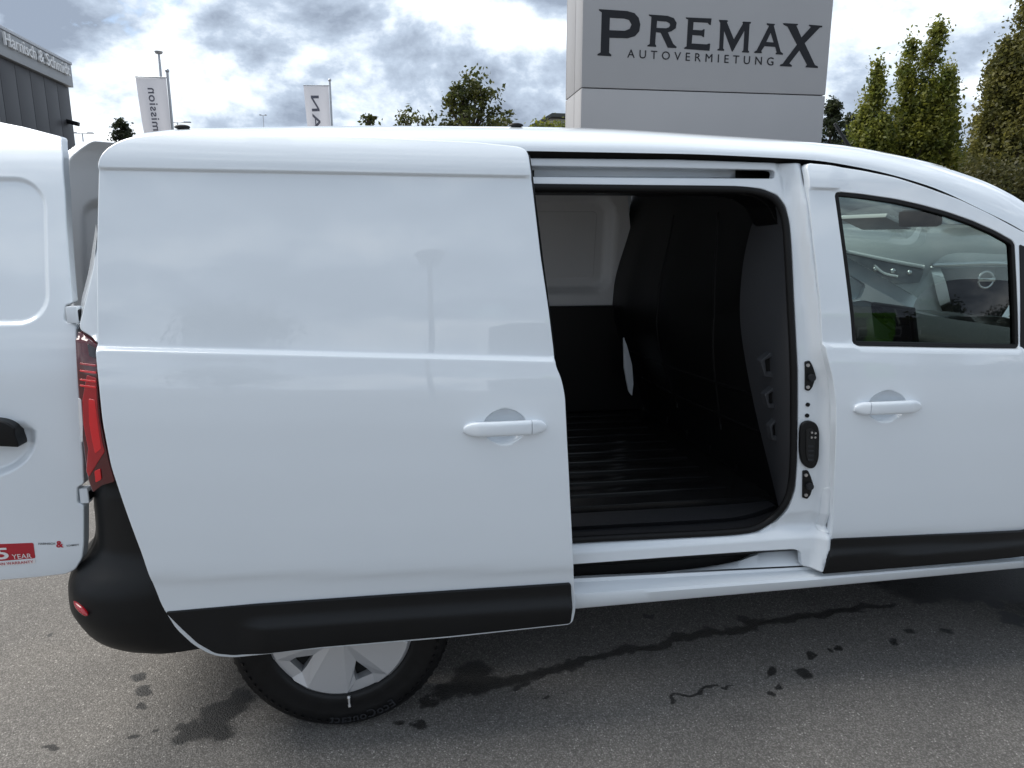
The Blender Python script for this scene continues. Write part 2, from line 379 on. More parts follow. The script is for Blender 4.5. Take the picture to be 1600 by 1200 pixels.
r1 = TN('ShaderNodeValToRGB'); t.links.new(vo.outputs['Color'], r1.inputs[0]); q = r1.color_ramp.elements
q[0].position = .12; q[0].color = (.115, .109, .102, 1); q[1].position = .96; q[1].color = (.50, .48, .455, 1); z = q.new(.55); z.color = (.200, .191, .180, 1); z = q.new(.84); z.color = (.265, .253, .240, 1)
def mixc(fac, a, b, bt='MIX'):
    n = t.nodes.new('ShaderNodeMix'); n.data_type = 'RGBA'; n.blend_type = bt
    for i, v in ((0, fac), (6, a), (7, b)):
        if isinstance(v, (int, float)): n.inputs[i].default_value = v
        elif isinstance(v, tuple): n.inputs[i].default_value = v
        else: t.links.new(v, n.inputs[i])
    return n.outputs[2]
def mr(v, a, b, c, d):
    n = t.nodes.new('ShaderNodeMapRange'); t.links.new(v, n.inputs[0])
    for i, x in enumerate((a, b, c, d)): n.inputs[i+1].default_value = x
    return n.outputs[0]
col = mixc(mr(vo.outputs['Distance'], .3, .75, 0, .75), r1.outputs[0], (.09, .084, .077, 1))
col = mixc(1.0, col, mixc(mr(nb.outputs[0], .3, .7, 0, 1), (.86, .86, .86, 1), (1.12, 1.11, 1.09, 1)), 'MULTIPLY')
atn = TN('ShaderNodeAttribute', attribute_name='wet')
ad = TN('ShaderNodeMath', operation='ADD'); t.links.new(atn.outputs['Fac'], ad.inputs[0])
t.links.new(mr(nz.outputs[0], .3, .7, -.12, .12), ad.inputs[1])
wm = mr(ad.outputs[0], .45, .57, 0, 1)
col = mixc(wm, col, mixc(1.0, col, (.12, .119, .117, 1), 'MULTIPLY')); t.links.new(col, pb.inputs['Base Color'])
t.links.new(mr(wm, 0, 1, .85, .45), pb.inputs['Roughness'])
hb = TN('ShaderNodeMath', operation='ADD'); t.links.new(mr(vo.outputs['Distance'], 0, .8, 1, 0), hb.inputs[0]); t.links.new(nz.outputs[0], hb.inputs[1])
bp = TN('ShaderNodeBump', Strength=.7, Distance=.004); t.links.new(hb.outputs[0], bp.inputs['Height']); t.links.new(bp.outputs[0], pb.inputs['Normal'])
go = link('asphalt_ground', me, am); go['kind'] = 'structure'

# ------------------------------------------------------------------ the white van: surfaces of its side
def interp_smooth(pts):
    p = np.array(sorted(pts), float); x, y = p[:, 0], p[:, 1]; h = np.diff(x); d = np.diff(y)/h; mm = np.zeros(len(x))
    mm[0], mm[-1] = d[0], d[-1]
    for i in range(1, len(x)-1):
        mm[i] = 0 if d[i-1]*d[i] <= 0 else (h[i-1]+h[i])/(h[i-1]/d[i-1]+h[i]/d[i])*1.0
    def f(q):
        q = np.asarray(q, float); c = np.clip(q, x[0], x[-1]); i = np.clip(np.searchsorted(x, c)-1, 0, len(h)-1); s = (c-x[i])/h[i]
        v = (2*s**3-3*s**2+1)*y[i]+(s**3-2*s**2+s)*h[i]*mm[i]+(-2*s**3+3*s**2)*y[i+1]+(s**3-s**2)*h[i]*mm[i+1]
        return v+np.where(q < x[0], (q-x[0])*d[0], 0)+np.where(q > x[-1], (q-x[-1])*d[-1], 0)
    return f
LOW = interp_smooth([(-.95, .10), (-.80, .060), (-.70, .042), (-.645, .0300), (-.612, .0190), (-.57, .0135), (-.45, .005), (-.30, 0), (-.20, .0005), (-.12, .0045), (-.06, .0105), (-.02, .0165), (-.004, .0190), (-.001, .0205), (.003, .0300), (.006, .0350), (.009, .0365), (.012, .0370), (.02, .038)])
MID = interp_smooth([(0, .0370), (.06, .0395), (.2, .0455), (.4, .0560), (.6, .0680), (.8, .0810), (1.0, .0950)])
TOP = interp_smooth([(0, .0950), (.014, .0965), (.03, .0995), (.06, .111), (.085, .128), (.10, .143), (.12, .18), (.14, .25)])
ZC = lambda X: np.interp(X, [-.75, .36, 1.22, 3.0], [1.672, 1.665, 1.649, 1.62])
def prof(X, Z, w):
    zc = ZC(X); d = Z-w; k = np.clip((Z-zc)/.007+.5, 0, 1); k = k*k*(3-2*k)*np.clip((1.345-np.asarray(X))/.05, 0, 1)*.0095
    return -k+np.where(d < .012, LOW(np.minimum(d, .012)), np.where(Z < zc, MID((d-.012)/(zc-w-.012)), TOP(Z-zc)))
DENTS = []       # finger scoops behind the handles: (surface id, X, Z, rx, rz, depth)
def scoop(X, Z, which):
    y = 0*np.asarray(X, float)
    for s, cx, cz, rx, rz, dp in DENTS:
        if s == which: y = y+dp*np.sqrt(np.clip(1-((X-cx)/rx)**2-((Z-cz)/rz)**2, 0, 1))
    return y
def S(X, Z):        # body side with front door
    X = np.asarray(X, float); Z = np.asarray(Z, float); w = np.interp(X, [-.9, 1.278, 3.2], [1.245, 1.178, 1.10])
    return prof(X, Z, w)+.55*np.clip(-.6-X, 0, 9)**2+6*np.clip(-.84-X, 0, 9)**2+.05*np.clip(X-1.6, 0, 9)**2+scoop(X, Z, 'S')
SLIDE = .09
def SD(X, Z):       # sliding door, run back and standing proud of the body
    X = np.asarray(X, float); Z = np.asarray(Z, float); w = 1.193-.0515*X
    return prof(X, Z, w)-SLIDE+scoop(X, Z, 'D')
van = empty('white_van', (.9, .93, 0), 'white panel van with its side door slid back and its rear doors open', 'van')
van.location = (0, 0, 0)
V = van
# ---- sliding door
hc = hit(789, 667, SD); DENTS.append(('D', hc[0], hc[1], .060, .050, .028))
hf = hit(1386, 635, S); DENTS.append(('S', hf[0], hf[1], .066, .050, .028))
def scoop_pts(c, rx, rz): return [(c[0]+rx*k*math.cos(a), c[1]+rz*k*math.sin(a)) for k in (.3, .6, .8, .9, .96, .99, 1.01, 1.06, 1.15) for a in np.linspace(0, 2*math.pi, 40, endpoint=False)]
WO = (-.03, -.018, -.008, -.004, -.001, .001, .003, .0045, .006, .009, .012, .018, .03); CO = (-.02, -.010, -.006, -.0035, -.0018, 0, .0018, .0035, .006, .010, .018, .03)
slide_px = [(152, 262), (154.5, 247), (164, 234), (180, 223), (205, 213.5), (252, 208.5), (320, 208.5), (400, 209.5), (500, 212), (600, 215), (740, 222), (812, 229), (825, 236), (829, 262), (832, 290), (845, 400), (857, 480), (866, 553), (868.5, 572), (877, 590), (883, 618), (886, 680), (891, 780), (896, 880), (899.5, 945), (899, 957), (894, 976),
            (700, 997), (500, 1014), (365, 1028), (332, 1025), (303, 1009), (275, 983), (252, 946), (222, 868), (195, 795), (173, 728), (160, 660), (154, 600), (152, 540), (151, 400)]
door = sheet('sliding_door', hits(slide_px, SD), SD, PAINT, V, r=.0035, depth=.03, res=.022, rnd=.035, extra=scoop_pts(hc, .060, .048), rows=[(lambda x: 1.193-.0515*x, WO, -.82, .43), (ZC, CO, -.82, .38)])
CLAD = interp_smooth([(-.19, .012), (-.165, -.012), (-.13, -.0205), (-.088, -.0235), (-.084, -.0230), (-.078, -.0185), (-.066, -.0105), (-.052, -.0055), (-.03, -.004), (.0, -.004)])
def SDc(X, Z):
    X = np.asarray(X, float); zt = np.interp(X, [-.66, .47], [.516, .511]); end = np.clip((X+.50)/.10, 0, 1); end = end*end*(3-2*end)
    return SD(X, np.full_like(X, 0.)+.50)+CLAD(Z-zt)*end-.004
clad_px = [(257, 957), (400, 945), (600, 931), (893, 912), (894.5, 940), (892, 975), (700, 995), (500, 1012), (366, 1025), (336, 1022), (308, 1006), (282, 982)]
sheet('lower_cladding', hits(clad_px, SDc), SDc, PLASTIC, door, r=.004, depth=.02, res=.014, rnd=.02)
def handle(c, surf, parent, m, left_cap):
    """grip bar with a separate end cap"""
    def bar(name, u0, u1, tip0, tip1, mm, par):
        us = np.linspace(u0, u1, 40); rows = []
        for u in us:
            hgt = .0205; bow = .032*(1-(u/.115)**2*.55)
            if tip0 and u < -.075: k = (-.075-u)/.04; hgt *= math.sqrt(max(0, 1-(k*.93)**2)); bow *= 1-.35*k
            if tip1 and u > .075: k = (u-.075)/.04; hgt *= math.sqrt(max(0, 1-(k*.93)**2)); bow *= 1-.35*k
            x = c[0]+u; zc = c[1]+.001-.004*(u/.115)**2; row = []
            y0 = float(surf(np.array([c[0]+(.075 if u > 0 else -.075)]), np.array([c[1]]))[0])
            for a in np.linspace(0, 2*math.pi, 20, endpoint=False):
                ca, sa = math.cos(a), math.sin(a); ex = .62
                row.append((x, y0-bow+.011-.011*math.copysign(abs(ca)**ex, ca)*1.0+(.012 if ca < 0 else 0)*0, zc+hgt*math.copysign(abs(sa)**ex, sa)))
            rows.append(row)
        v = [p for r_ in rows for p in r_]; n = 20; f = []
        for i in range(len(rows)-1):
            for k in range(n): f.append((i*n+k, (i+1)*n+k, (i+1)*n+(k+1) % n, i*n+(k+1) % n))
        f += [tuple(range(n)), tuple(range((len(rows)-1)*n, len(rows)*n))[::-1]]
        bm = bmesh.new(); vv = [bm.verts.new(p) for p in v]
        for q in f: bm.faces.new([vv[k] for k in q])
        return bm_obj(name, bm, mm, par, True, 50)
    if left_cap:
        g = bar('door_handle', -.0705, .115, False, True, m, parent); bar('handle_end_cap', -.115, -.0725, True, False, m, parent)
    else:
        g = bar('door_handle', -.115, .0705, True, False, m, parent); bar('handle_end_cap', .0725, .115, False, True, m, parent)
    for s in (-1, 1):     # the two feet carrying the grip
        y0 = float(surf(np.array([c[0]+s*.09]), np.array([c[1]]))[0])
        box('handle_foot', (c[0]+s*.080, y0-.004, c[1]-.002), (.030, .026, .018), m, parent, bevel=.005)
    return g
handle(hc, SD, door, PAINT, False)
# black seal on the leading edge of the sliding door
edge = [(827, 240), (832, 275), (840, 340), (850, 420), (860, 495), (868, 558)]
e0 = [(*p, ) for p in (np.array([h_[0]-.004, float(SD(*map(np.array, h_)))+.012, h_[1]]) for h_ in hits(edge, SD))]
e1 = [np.array([p[0]+.012, p[1]+.022, p[2]]) for p in e0]; e2 = [np.array([p[0]+.004, p[1]+.05, p[2]]) for p in e0]
loft('leading_edge_seal', [e0, e1, e2], RUBBER, door, n=40)
e0b = [np.array([h_[0]-.02, float(SD(*map(np.array, h_)))+.030, h_[1]]) for h_ in hits([(830, 262), (866, 553), (884, 640), (892, 820), (897, 950)], SD)]
loft('door_inner_frame', [e0b, [p+np.array([-.02, .03, 0]) for p in e0b], [p+np.array([-.25, .035, 0]) for p in e0b]], TRIM, door, n=40)

# ---- front door
win_px = [(1304, 299), (1345, 303), (1400, 311), (1440, 320), (1480, 331), (1520, 345), (1556, 361), (1586, 378), (1590, 460), (1596, 545), (1500, 544), (1420, 542.5), (1336, 541), (1330, 500), (1318, 400)]
gap_px = [(1258, 254.5), (1300, 258.5), (1350, 267), (1400, 277.5), (1450, 293.5), (1500, 312), (1550, 336), (1600, 363)]
fd = hits(gap_px, S)+[(2.25, 1.44), (2.45, 1.33), (2.60, 1.235), (2.58, 1.16), (2.40, 1.13), (2.34, .95), (2.28, .78), (2.20, .62), (2.17, .40)]+hits([(1600, 868), (1286, 892), (1298, 842), (1303, 760), (1306, 680), (1306, 630), (1301, 590), (1293, 560), (1288.5, 541), (1282, 480), (1270, 370), (1263, 300)], S)
win = hits(win_px, S)
fdoor = sheet('front_door', fd, S, PAINT, V, holes=[win], r=.003, depth=.03, res=.025, rnd=.035, extra=scoop_pts(hf, .066, .048), rows=[(lambda x: np.interp(x, [-.9, 1.278, 3.2], [1.245, 1.178, 1.10]), WO, 1.24, 2.36), (ZC, CO, 1.20, 1.36)])
handle(hf, S, fdoor, PAINT, True)
def inset(poly, d):
    p = ring(poly, .01, .03); t_ = np.roll(p, -1, 0)-np.roll(p, 1, 0); t_ /= np.linalg.norm(t_, axis=1)[:, None]; return p-np.stack([t_[:, 1], -t_[:, 0]], 1)*d
wi = inset(win, .013); Sg = lambda X, Z: S(X, Z)+.016
sheet('window_seal', inset(win, .0005), S, RUBBER, fdoor, holes=[wi], r=.003, depth=.02, res=.02, rnd=0, lift=-.001)
sheet('window_glass', inset(win, .010), lambda X, Z: S(X, Z)+.012, GLASS, fdoor, r=.0005, depth=.003, res=.03, rnd=0)
sheet('mirror_sail', hits([(1592, 381), (1600, 385)], S)+[(2.2, 1.42), (2.42, 1.30), (2.50, 1.2), (2.40, 1.15)]+hits([(1600, 547)], S), S, PLASTIC, fdoor, r=.003, depth=.01, res=.02, rnd=.02, lift=.003)
def Sc(X, Z):
    X = np.asarray(X, float); zt = np.interp(X, [1.349, 2.057], [.551, .531]); return S(X, np.full_like(X, .53))+CLAD((np.asarray(Z)-zt)*1.3)*.8-.004
sheet('lower_cladding', hits([(1300, 842), (1450, 836), (1600, 830)], Sc)+[(2.14, .53), (2.14, .42)]+hits([(1600, 870), (1450, 884), (1284, 897)], Sc), Sc, PLASTIC, fdoor, r=.004, depth=.02, res=.016, rnd=.02)
# far-side doors and panels (mirror image of the near side)
S_ = lambda X, Z: S(X, Z)*1.0
def Sfar(X, Z):
    X = np.asarray(X, float); Z = np.asarray(Z, float); w = np.interp(X, [-.9, 1.278, 3.2], [1.245, 1.178, 1.10]); return prof(X, Z, w)+.55*np.clip(-.6-X, 0, 9)**2+6*np.clip(-.84-X, 0, 9)**2+.05*np.clip(X-1.6, 0, 9)**2
d2 = sheet('front_door', fd, Sfar, PAINT, V, holes=[inset(win, -.066)], r=.003, depth=.03, res=.05, rnd=.035, mirror=True)
sheet('window_glass', inset(win, -.062), lambda X, Z: Sfar(X, Z)+.012, GLASS2, d2, r=.0005, depth=.003, res=.05, rnd=0, mirror=True)
sheet('far_side_panel', [(-.86, .55), (-.52, .5), (-.45, .62), (-.3, .68), (-.1, .68), (.06, .6), (.1, .42), (1.27, .42), (1.27, 1.2), (1.2, 1.73), (-.68, 1.73), (-.78, 1.5), (-.85, 1.25)], Sfar, PAINT, V, r=.003, depth=.02, res=.06, rnd=.03, mirror=True)

# ---- rear quarter panel (its rear corner shows beside the lamp)
qp = [(-.60, 1.735), (-.74, 1.70), (-.775, 1.62)]+hits([(152, 365), (145, 420), (133, 470), (122.5, 514), (138, 524), (156, 538)], S)+[(-.72, 1.2), (-.74, .9), (-.70, .78), (-.62, .6), (-.55, .5), (-.5, .62), (-.36, .71), (-.2, .735), (-.05, .70), (.08, .6), (.12, .40), (.40, .40), (.44, .60), (.42, 1.2), (.36, 1.735)]
sheet('quarter_panel', qp, S, PAINT, V, r=.004, depth=.03, res=.03, rnd=.03)
loft('rear_pillar_return', [[W(152, 365, .075), W(145, 420, .085), W(133, 470, .092), W(122.5, 514, .10)], [W(150, 350, .11), W(139, 420, .125), W(127, 470, .13), W(121, 514, .13)], [W(160, 350, .2), W(150, 420, .2), W(140, 470, .2), W(135, 514, .2)]], PAINT_IN, V, n=20)
# ---- tail lamp
lamp_px = [(122, 517), (138, 527), (155, 540), (153, 600), (158, 660), (170, 718), (180, 752), (160, 758), (146, 769), (139, 750), (132, 700), (126, 640), (121, 575)]
lamp = sheet('tail_lamp', hits(lamp_px, S), S, RED_DARK, V, r=.0025, depth=.05, res=.010, rnd=.012, lift=.004)
def lens(name, px, m, up=.006, rr=.002):
    return sheet(name, hits(px, S), S, m, lamp, r=rr, depth=.006, res=.012, rnd=.008, lift=up)
lens('red_lens', [(137, 585), (152, 590), (154, 640), (161, 690), (165, 705), (154, 722), (140, 745), (136, 735), (139, 700), (131, 660), (130, 625)], RED, .0065)
lens('red_light_guide', [(140, 622), (150, 624), (156, 672), (160, 700), (150, 708), (146, 690), (141, 660)], RED_BRIGHT, .0075, .001)
for y in (568, 579, 593, 602): lens('red_light_strip', [(126, y-2), (152, y+1), (152, y+4.5), (127, y+1)], RED_BRIGHT if y > 570 else RED, .0078, .0008)
lens('clear_lens', [(123.5, 620), (128.5, 624), (131, 660), (131, 690), (128, 690), (125, 655)], CLEAR, .0068, .0015)
lens('smoked_corner', [(138, 536), (154, 545), (153, 560), (141, 556)], SMOKE, .0072, .001)
lens('red_reflector', [(149, 735), (158, 731), (160, 748), (151, 753)], RED_BRIGHT, .0072, .001)
# ---- rear bumper, wrapped round the corner
pl = [(-.40, .035), (-.55, .03), (-.68, .035), (-.78, .052), (-.85, .085), (-.895, .135), (-.925, .22), (-.94, .35), (-.945, .6), (-.945, .93)]
pl = spline(pl, 44); pl = np.vstack([pl, np.stack([pl[::-1][1:, 0], 1.86-pl[::-1][1:, 1]], 1)])
tg = np.gradient(pl, axis=0); tg /= np.linalg.norm(tg, axis=1)[:, None]; on = np.stack([tg[:, 1], -tg[:, 0]], 1)
on *= np.where((on[:, 0]*(pl[:, 0]+.3)+on[:, 1]*(pl[:, 1]-.93)) < 0, -1, 1)[:, None]*1.0
BV = interp_smooth([(0, -.03), (.05, .028), (.15, .066), (.30, .092), (.40, .090), (.48, .070), (.56, .030), (.64, .004), (.8, .0), (.97, -.001), (1.0, -.010)])
rows = []
for v in np.linspace(0, 1, 34):
    r_ = []
    for p, o in zip(pl, on):
        yy = min(p[1], 1.86-p[1]); top = np.interp(yy, [.03, .12, .2, .3], [.858, .835, .64, .60]); k = np.interp(p[0], [-.88, -.78, -.68, -.5], [1, .62, .30, .2]); q = v if top > .7 else v
        bot = np.interp(p[0], [-.95, -.80, -.6, -.4], [.305, .305, .335, .34])
        z = bot+(top-bot)*v; b = float(BV(min(1, max(0, (z-.305)/.51))))*k
        r_.append((p[0]+o[0]*b, p[1]+o[1]*b, z))
    rows.append(r_)
bumper = loft('rear_bumper', rows, PLASTIC, V, n=140, curve=False)
bv = np.array([tuple(v.co) for v in bumper.data.vertices]); dv = bv-CAM; zz = dv@FW; pxs = np.stack([800+FPX*(dv@RT)/zz, 600-FPX*(dv@UP)/zz], 1)
cand = np.nonzero(np.hypot(pxs[:, 0]-126, pxs[:, 1]-957) < 9)[0]; bi = cand[np.argmin(zz[cand])] if len(cand) else int(np.argmin(np.hypot(pxs[:, 0]-126, pxs[:, 1]-957)))
bm = bmesh.new(); bmesh.ops.create_uvsphere(bm, u_segments=20, v_segments=10, radius=1, matrix=Matrix.Translation(Vector(bv[bi])) @ Matrix.Rotation(R(-42), 4, 'Z') @ Matrix.Rotation(R(22), 4, 'Y') @ Matrix.Diagonal((.036, .010, .010, 1)))
bm_obj('bumper_reflector', bm, RED, bumper, True)
# ---- roof, windscreen and windscreen pillars
rx = [-.76, -.70, -.592, -.037]+[W(x, y, .35)[0] for x, y in [(900, 200), (1100, 211), (1285, 224.5), (1400, 243), (1480, 263), (1540, 287), (1600, 325)]]
rz = [1.785, 1.800, 1.815, 1.8365]+[W(x, y, .35)[2] for x, y in [(900, 200), (1100, 211), (1285, 224.5), (1400, 243), (1480, 263), (1540, 287), (1600, 325)]]
rx += [2.45, 2.85]; rz += [1.49, 1.27]
bx_ = [-.90, .374]+[W(x, y, .125)[0] for x, y in [(1050, 240), (1255, 249), (1350, 263), (1450, 290), (1540, 330), (1600, 360)]]+[2.45, 2.85]
bz_ = [1.735, 1.746]+[W(x, y, .125)[2] for x, y in [(1050, 240), (1255, 249), (1350, 263), (1450, 290), (1540, 330), (1600, 360)]]+[1.305, 1.10]
ZS, ZB = interp_smooth(list(zip(rx, rz))), interp_smooth(list(zip(bx_, bz_)))
def roof_pt(X, s):
    zb, zs = float(ZB(X)), float(ZS(X)); zt = zb+max(zs-zb, .03)/.85
    y0 = .125+.05*max(0, X-1.6)**2+.55*max(0, -.6-X)**2
    return (X, .93+s*(.93-y0), zb+(zt-zb)*max(0, 1-abs(s)**4)**.5)
sv = np.array([math.sin(a) for a in np.linspace(-math.pi/2, math.pi/2, 61)])
def roof_patch(name, X0, X1, s_list, m, n=60):
    lines = [[roof_pt(X, s) for X in np.linspace(X0, X1, n)] for s in s_list]; return loft(name, lines, m, V, n=n, curve=False, flip=True)
roof = roof_patch('roof', -.70, 1.80, sv, PAINT, 90)
roof_patch('windscreen_pillar', 1.80, 2.85, [s for s in sv if s < -.84], PAINT); roof_patch('windscreen_pillar', 1.80, 2.85, [s for s in sv if s > .965], PAINT)
roof_patch('windscreen', 1.80, 2.85, np.linspace(-.87, .97, 31), GLASS2)
for X in (-.60, .36):    # black plugs for a roof rack
    p = roof_pt(X, -.80); bm = bmesh.new(); bmesh.ops.create_uvsphere(bm, u_segments=16, v_segments=8, radius=1, matrix=Matrix.Translation((X, p[1]-.006, p[2]+.004)) @ Matrix.Diagonal((.022, .012, .007, 1))); bm_obj('roof_plug', bm, RUBBER, roof, True)
a = W(1330, 234, .95); b = W(1304, 193, .95); a = a-(b-a)*.4
rod('antenna', a, b, .009, PLASTIC, roof, .006); bm = bmesh.new(); bmesh.ops.create_uvsphere(bm, u_segments=14, v_segments=8, radius=1, matrix=Matrix.Translation(Vector(a)) @ Matrix.Diagonal((.05, .03, .02, 1))); bm_obj('antenna_base', bm, PLASTIC, roof, True)
# dark drip channel under the roof edge, over the open doorway
g0 = [W(x, y, .127) for x, y in [(822, 235.5), (1050, 239.5), (1200, 245), (1256, 249)]]; g1 = [p+np.array([0, .035, .004]) for p in g0]; g2 = [p+np.array([0, .045, -.022]) for p in g0]
loft('drip_channel', [g0, g1, g2], RUBBER, V, n=30)
lg = [np.array([x, float(S(x, z))+.004, z]) for x, z in hits([(1257, 255), (1300, 257), (1350, 264.5), (1400, 274), (1450, 289.5), (1500, 308), (1550, 332), (1600, 360)], S)]
gl = [(1240, 250), (1300, 255), (1350, 264.5), (1400, 274), (1450, 289.5), (1500, 308), (1550, 332), (1600, 360)]
loft('door_top_seal', [[W(x, y-7, .175) for x, y in gl], [W(x, y+12, .185) for x, y in gl]], RUBBER, V, n=40)

# ---- doorway frame
edge_px = [(1255, 258), (1263, 300), (1270, 370), (1282, 480), (1289, 541), (1293, 560), (1301, 590), (1306, 630), (1306, 680), (1303, 760), (1298, 842), (1286, 892)]
ep = [W(x, y, Y) for (x, y), Y in zip(edge_px, [.145, .130, .116, .096, .080, .077, .07, .062, .06, .056, .055, .05])]
EDGE = interp_smooth([(p[2], p[0]) for p in ep])
def AP(X, Z):
    X = np.asarray(X, float); Z = np.asarray(Z, float); d = EDGE(Z)-X
    y = np.interp(Z, [.40, .50, .545, .555, .56, .575, .62, .8, 1.1, 1.18, 1.3, 1.5, 1.64, 1.70, 1.74], [.045, .045, .05, .060, .070, .080, .062, .055, .06, .070, .082, .106, .129, .143, .155])
    top = np.clip((Z-1.60)/.06, 0, 1)
    return y-.030*np.exp(-((d-.030)/.020)**2)*(1-.35*top)+.012*np.exp(-((d-.072)/.010)**2)*top+.012*np.clip(.010-d, 0, .03)/.01
open_px = [(700, 288), (838, 288), (1000, 290), (1150, 291.5), (1190, 295), (1215, 305), (1228, 322), (1234, 350), (1238, 400), (1241, 470), (1246, 560), (1247, 640), (1246, 720), (1243, 765), (1232, 795), (1212, 817), (1184, 831), (1150, 836), (1100, 839), (1000, 844), (902, 849), (700, 860)]
outer_px = [(650, 246), (826, 247), (1050, 249), (1200, 254), (1268, 259), (1277, 300), (1285, 370), (1298, 480), (1305, 541), (1311, 565), (1318, 596), (1322, 640), (1322, 700), (1319, 770), (1314, 842), (1303, 886), (1262, 886), (1253, 885), (1251, 862), (1240, 858.5), (1180, 862), (1050, 871), (902, 882), (650, 900)]
slot_px = [(650, 258), (826, 259), (1050, 262), (1206, 265.5), (1211, 268), (1210, 277), (1207, 279), (1050, 278), (838, 276), (650, 275)]
ap_open = hits(open_px, AP)
frame = sheet('doorway_frame', hits(outer_px, AP), AP, PAINT_IN, V, holes=[ap_open, hits(slot_px, AP)], r=.004, depth=.02, res=.014, rnd=.02, hdepth=.03)
sl0 = [W(x, y, .16) for x, y in [(650, 256), (1050, 260), (1180, 263)]]; 
loft('upper_track', [[W(x, y, .172) for x, y in [(640, 256), (1050, 259), (1150, 262)]], [W(x, y, .215) for x, y in [(640, 260), (1050, 264), (1150, 267)]], [W(x, y, .215) for x, y in [(640, 274), (1050, 276), (1150, 277)]], [W(x, y, .170) for x, y in [(640, 280), (1050, 282), (1150, 283)]]], PAINT_IN, frame, n=30)
loft('track_end', [[W(x, y, Y) for x, y, Y in [(1149, 260, .168), (1175, 261, .20), (1218, 262, .21)]], [W(x, y, Y) for x, y, Y in [(1149, 269, .213), (1175, 271, .25), (1218, 271, .26)]], [W(x, y, Y) for x, y, Y in [(1149, 285, .166), (1175, 285, .19), (1218, 286, .20)]]], DARK, frame, n=20)  # black surface stands in for the shade where the channel deepens
# rubber seal round the opening
se = [W(x, y, float(AP(*map(np.array, h_)))+.004) for (x, y), h_ in zip([(650, 293), (838, 293), (1000, 294.5), (1140, 296), (1183, 300), (1208, 310), (1221, 327), (1227.5, 352), (1231, 400), (1234.5, 470), (1239, 560), (1240, 640), (1239, 720), (1235, 762), (1225, 789), (1206, 810), (1180, 825), (1150, 830), (1100, 833.5), (1000, 838), (902, 843), (650, 857)], ap_open)]
tube('door_seal', se, .011, RUBBER, frame, n=240, sides=10)
def plate(name, px, m, parent, up=.004, r=.002, depth=.01, surf=AP, rnd=.008): return sheet(name, hits(px, surf), surf, m, parent, r=r, depth=depth, res=.01, rnd=rnd, lift=up)
def bolts(parent, pts, surf, rad, m, name='bolt', up=.006):
    for x, y in pts:
        h_ = hit(x, y, surf); yy = float(surf(np.array(h_[0]), np.array(h_[1]))); bm = bmesh.new(); cyl(bm, (h_[0], yy-up-.003, h_[1]), (h_[0], yy+.002, h_[1]), rad, rad, 12); bm_obj(name, bm, m, parent, True)
s1 = plate('door_stop', [(1256.5, 565), (1264, 563), (1268, 570), (1274, 588), (1268, 605), (1263, 611), (1257, 609)], PLASTIC, frame, .006); bolts(s1, [(1260, 570), (1260, 604)], AP, .0055, STEEL, up=.008); bolts(s1, [(1265, 589)], AP, .011, TRIM_GREY, 'guide_pin', up=.016)
s2 = plate('door_stop', [(1253.5, 735), (1261, 734), (1265, 742), (1270, 757), (1265, 773), (1260, 779), (1253, 777)], PLASTIC, frame, .006); bolts(s2, [(1257, 741), (1257, 772)], AP, .0055, STEEL, up=.008); bolts(s2, [(1262, 758)], AP, .011, TRIM_GREY, 'guide_pin', up=.016)
bolts(frame, [(1261.5, 632), (1260.5, 649)], AP, .0065, RUBBER, 'rubber_plug', .002)
cs = plate('contact_plate', [(1250, 660), (1262, 655.5), (1273, 660), (1278, 672), (1277, 715), (1271, 730), (1260, 731), (1250, 722), (1247, 705), (1247.5, 672)], PLASTIC, frame, .012, .004, rnd=.03)
plate('contact_recess', [(1256, 668), (1266, 668), (1270, 676), (1268, 716), (1262, 722), (1256, 712)], DARK, cs, .0155, .001, .003, rnd=.02)
bolts(cs, [(1263.5, 673.5), (1269, 674.5), (1263, 681), (1268.5, 681)], AP, .0035, STEEL, 'contact_pin', .017)
for y in (694, 701, 708, 715): plate('contact_louvre', [(1258, y), (1267, y), (1267, y+3), (1258, y+3)], TRIM_GREY, cs, .0165, .0006, .002)
plate('frame_cover_plate', [(1283, 772), (1287, 763), (1296, 761), (1296, 828), (1276, 827)], PAINT_IN, frame, .002, .001, .004)
# ---- sill with the lower track
loft('lower_track', [[W(x, y, .085) for x, y in [(650, 893), (902, 879), (1252, 858)]], [W(x, y, .15) for x, y in [(650, 900), (902, 886), (1252, 862)]], [W(x, y, .15) for x, y in [(650, 918), (902, 904), (1100, 894), (1252, 884)]]], DARK, frame, n=30)
loft('track_ramp', [[W(x, y, Y) for x, y, Y in [(1040, 894, .080), (1100, 891, .074), (1160, 888, .070), (1256, 883.5, .065)]], [W(x, y, Y) for x, y, Y in [(1042, 893, .086), (1095, 888, .092), (1150, 878, .098), (1190, 866, .10), (1254, 861, .095)]], [W(x, y, Y) for x, y, Y in [(1046, 892.5, .12), (1100, 886, .13), (1152, 876, .135), (1192, 858, .13), (1254, 854, .12)]]], PAINT_IN, frame, n=30)
def sill_line(pts, Y): return [W(x, y, Y) for x, y in pts]
loft('door_sill', [sill_line([(640, 922), (900, 900), (1256, 884), (1290, 881), (1600, 862)], .10), sill_line([(640, 925), (900, 904), (1256, 886), (1290, 884), (1600, 866)], .070), sill_line([(640, 931), (900, 910), (1262, 890), (1290, 889), (1600, 870)], .066), sill_line([(640, 948), (900, 928), (1283, 901), (1600, 876)], .030), sill_line([(640, 953), (900, 934), (1287, 905), (1600, 878)], .026), sill_line([(640, 968), (900, 948.5), (1290, 914), (1600, 885)], .034), sill_line([(640, 971), (900, 951), (1290, 916), (1600, 887)], .042), [(.1, .16, .34), (.5, .16, .34), (1.3, .16, .35), (2.12, .16, .36)]], PAINT_IN, V, n=90, curve=False, angle=35)

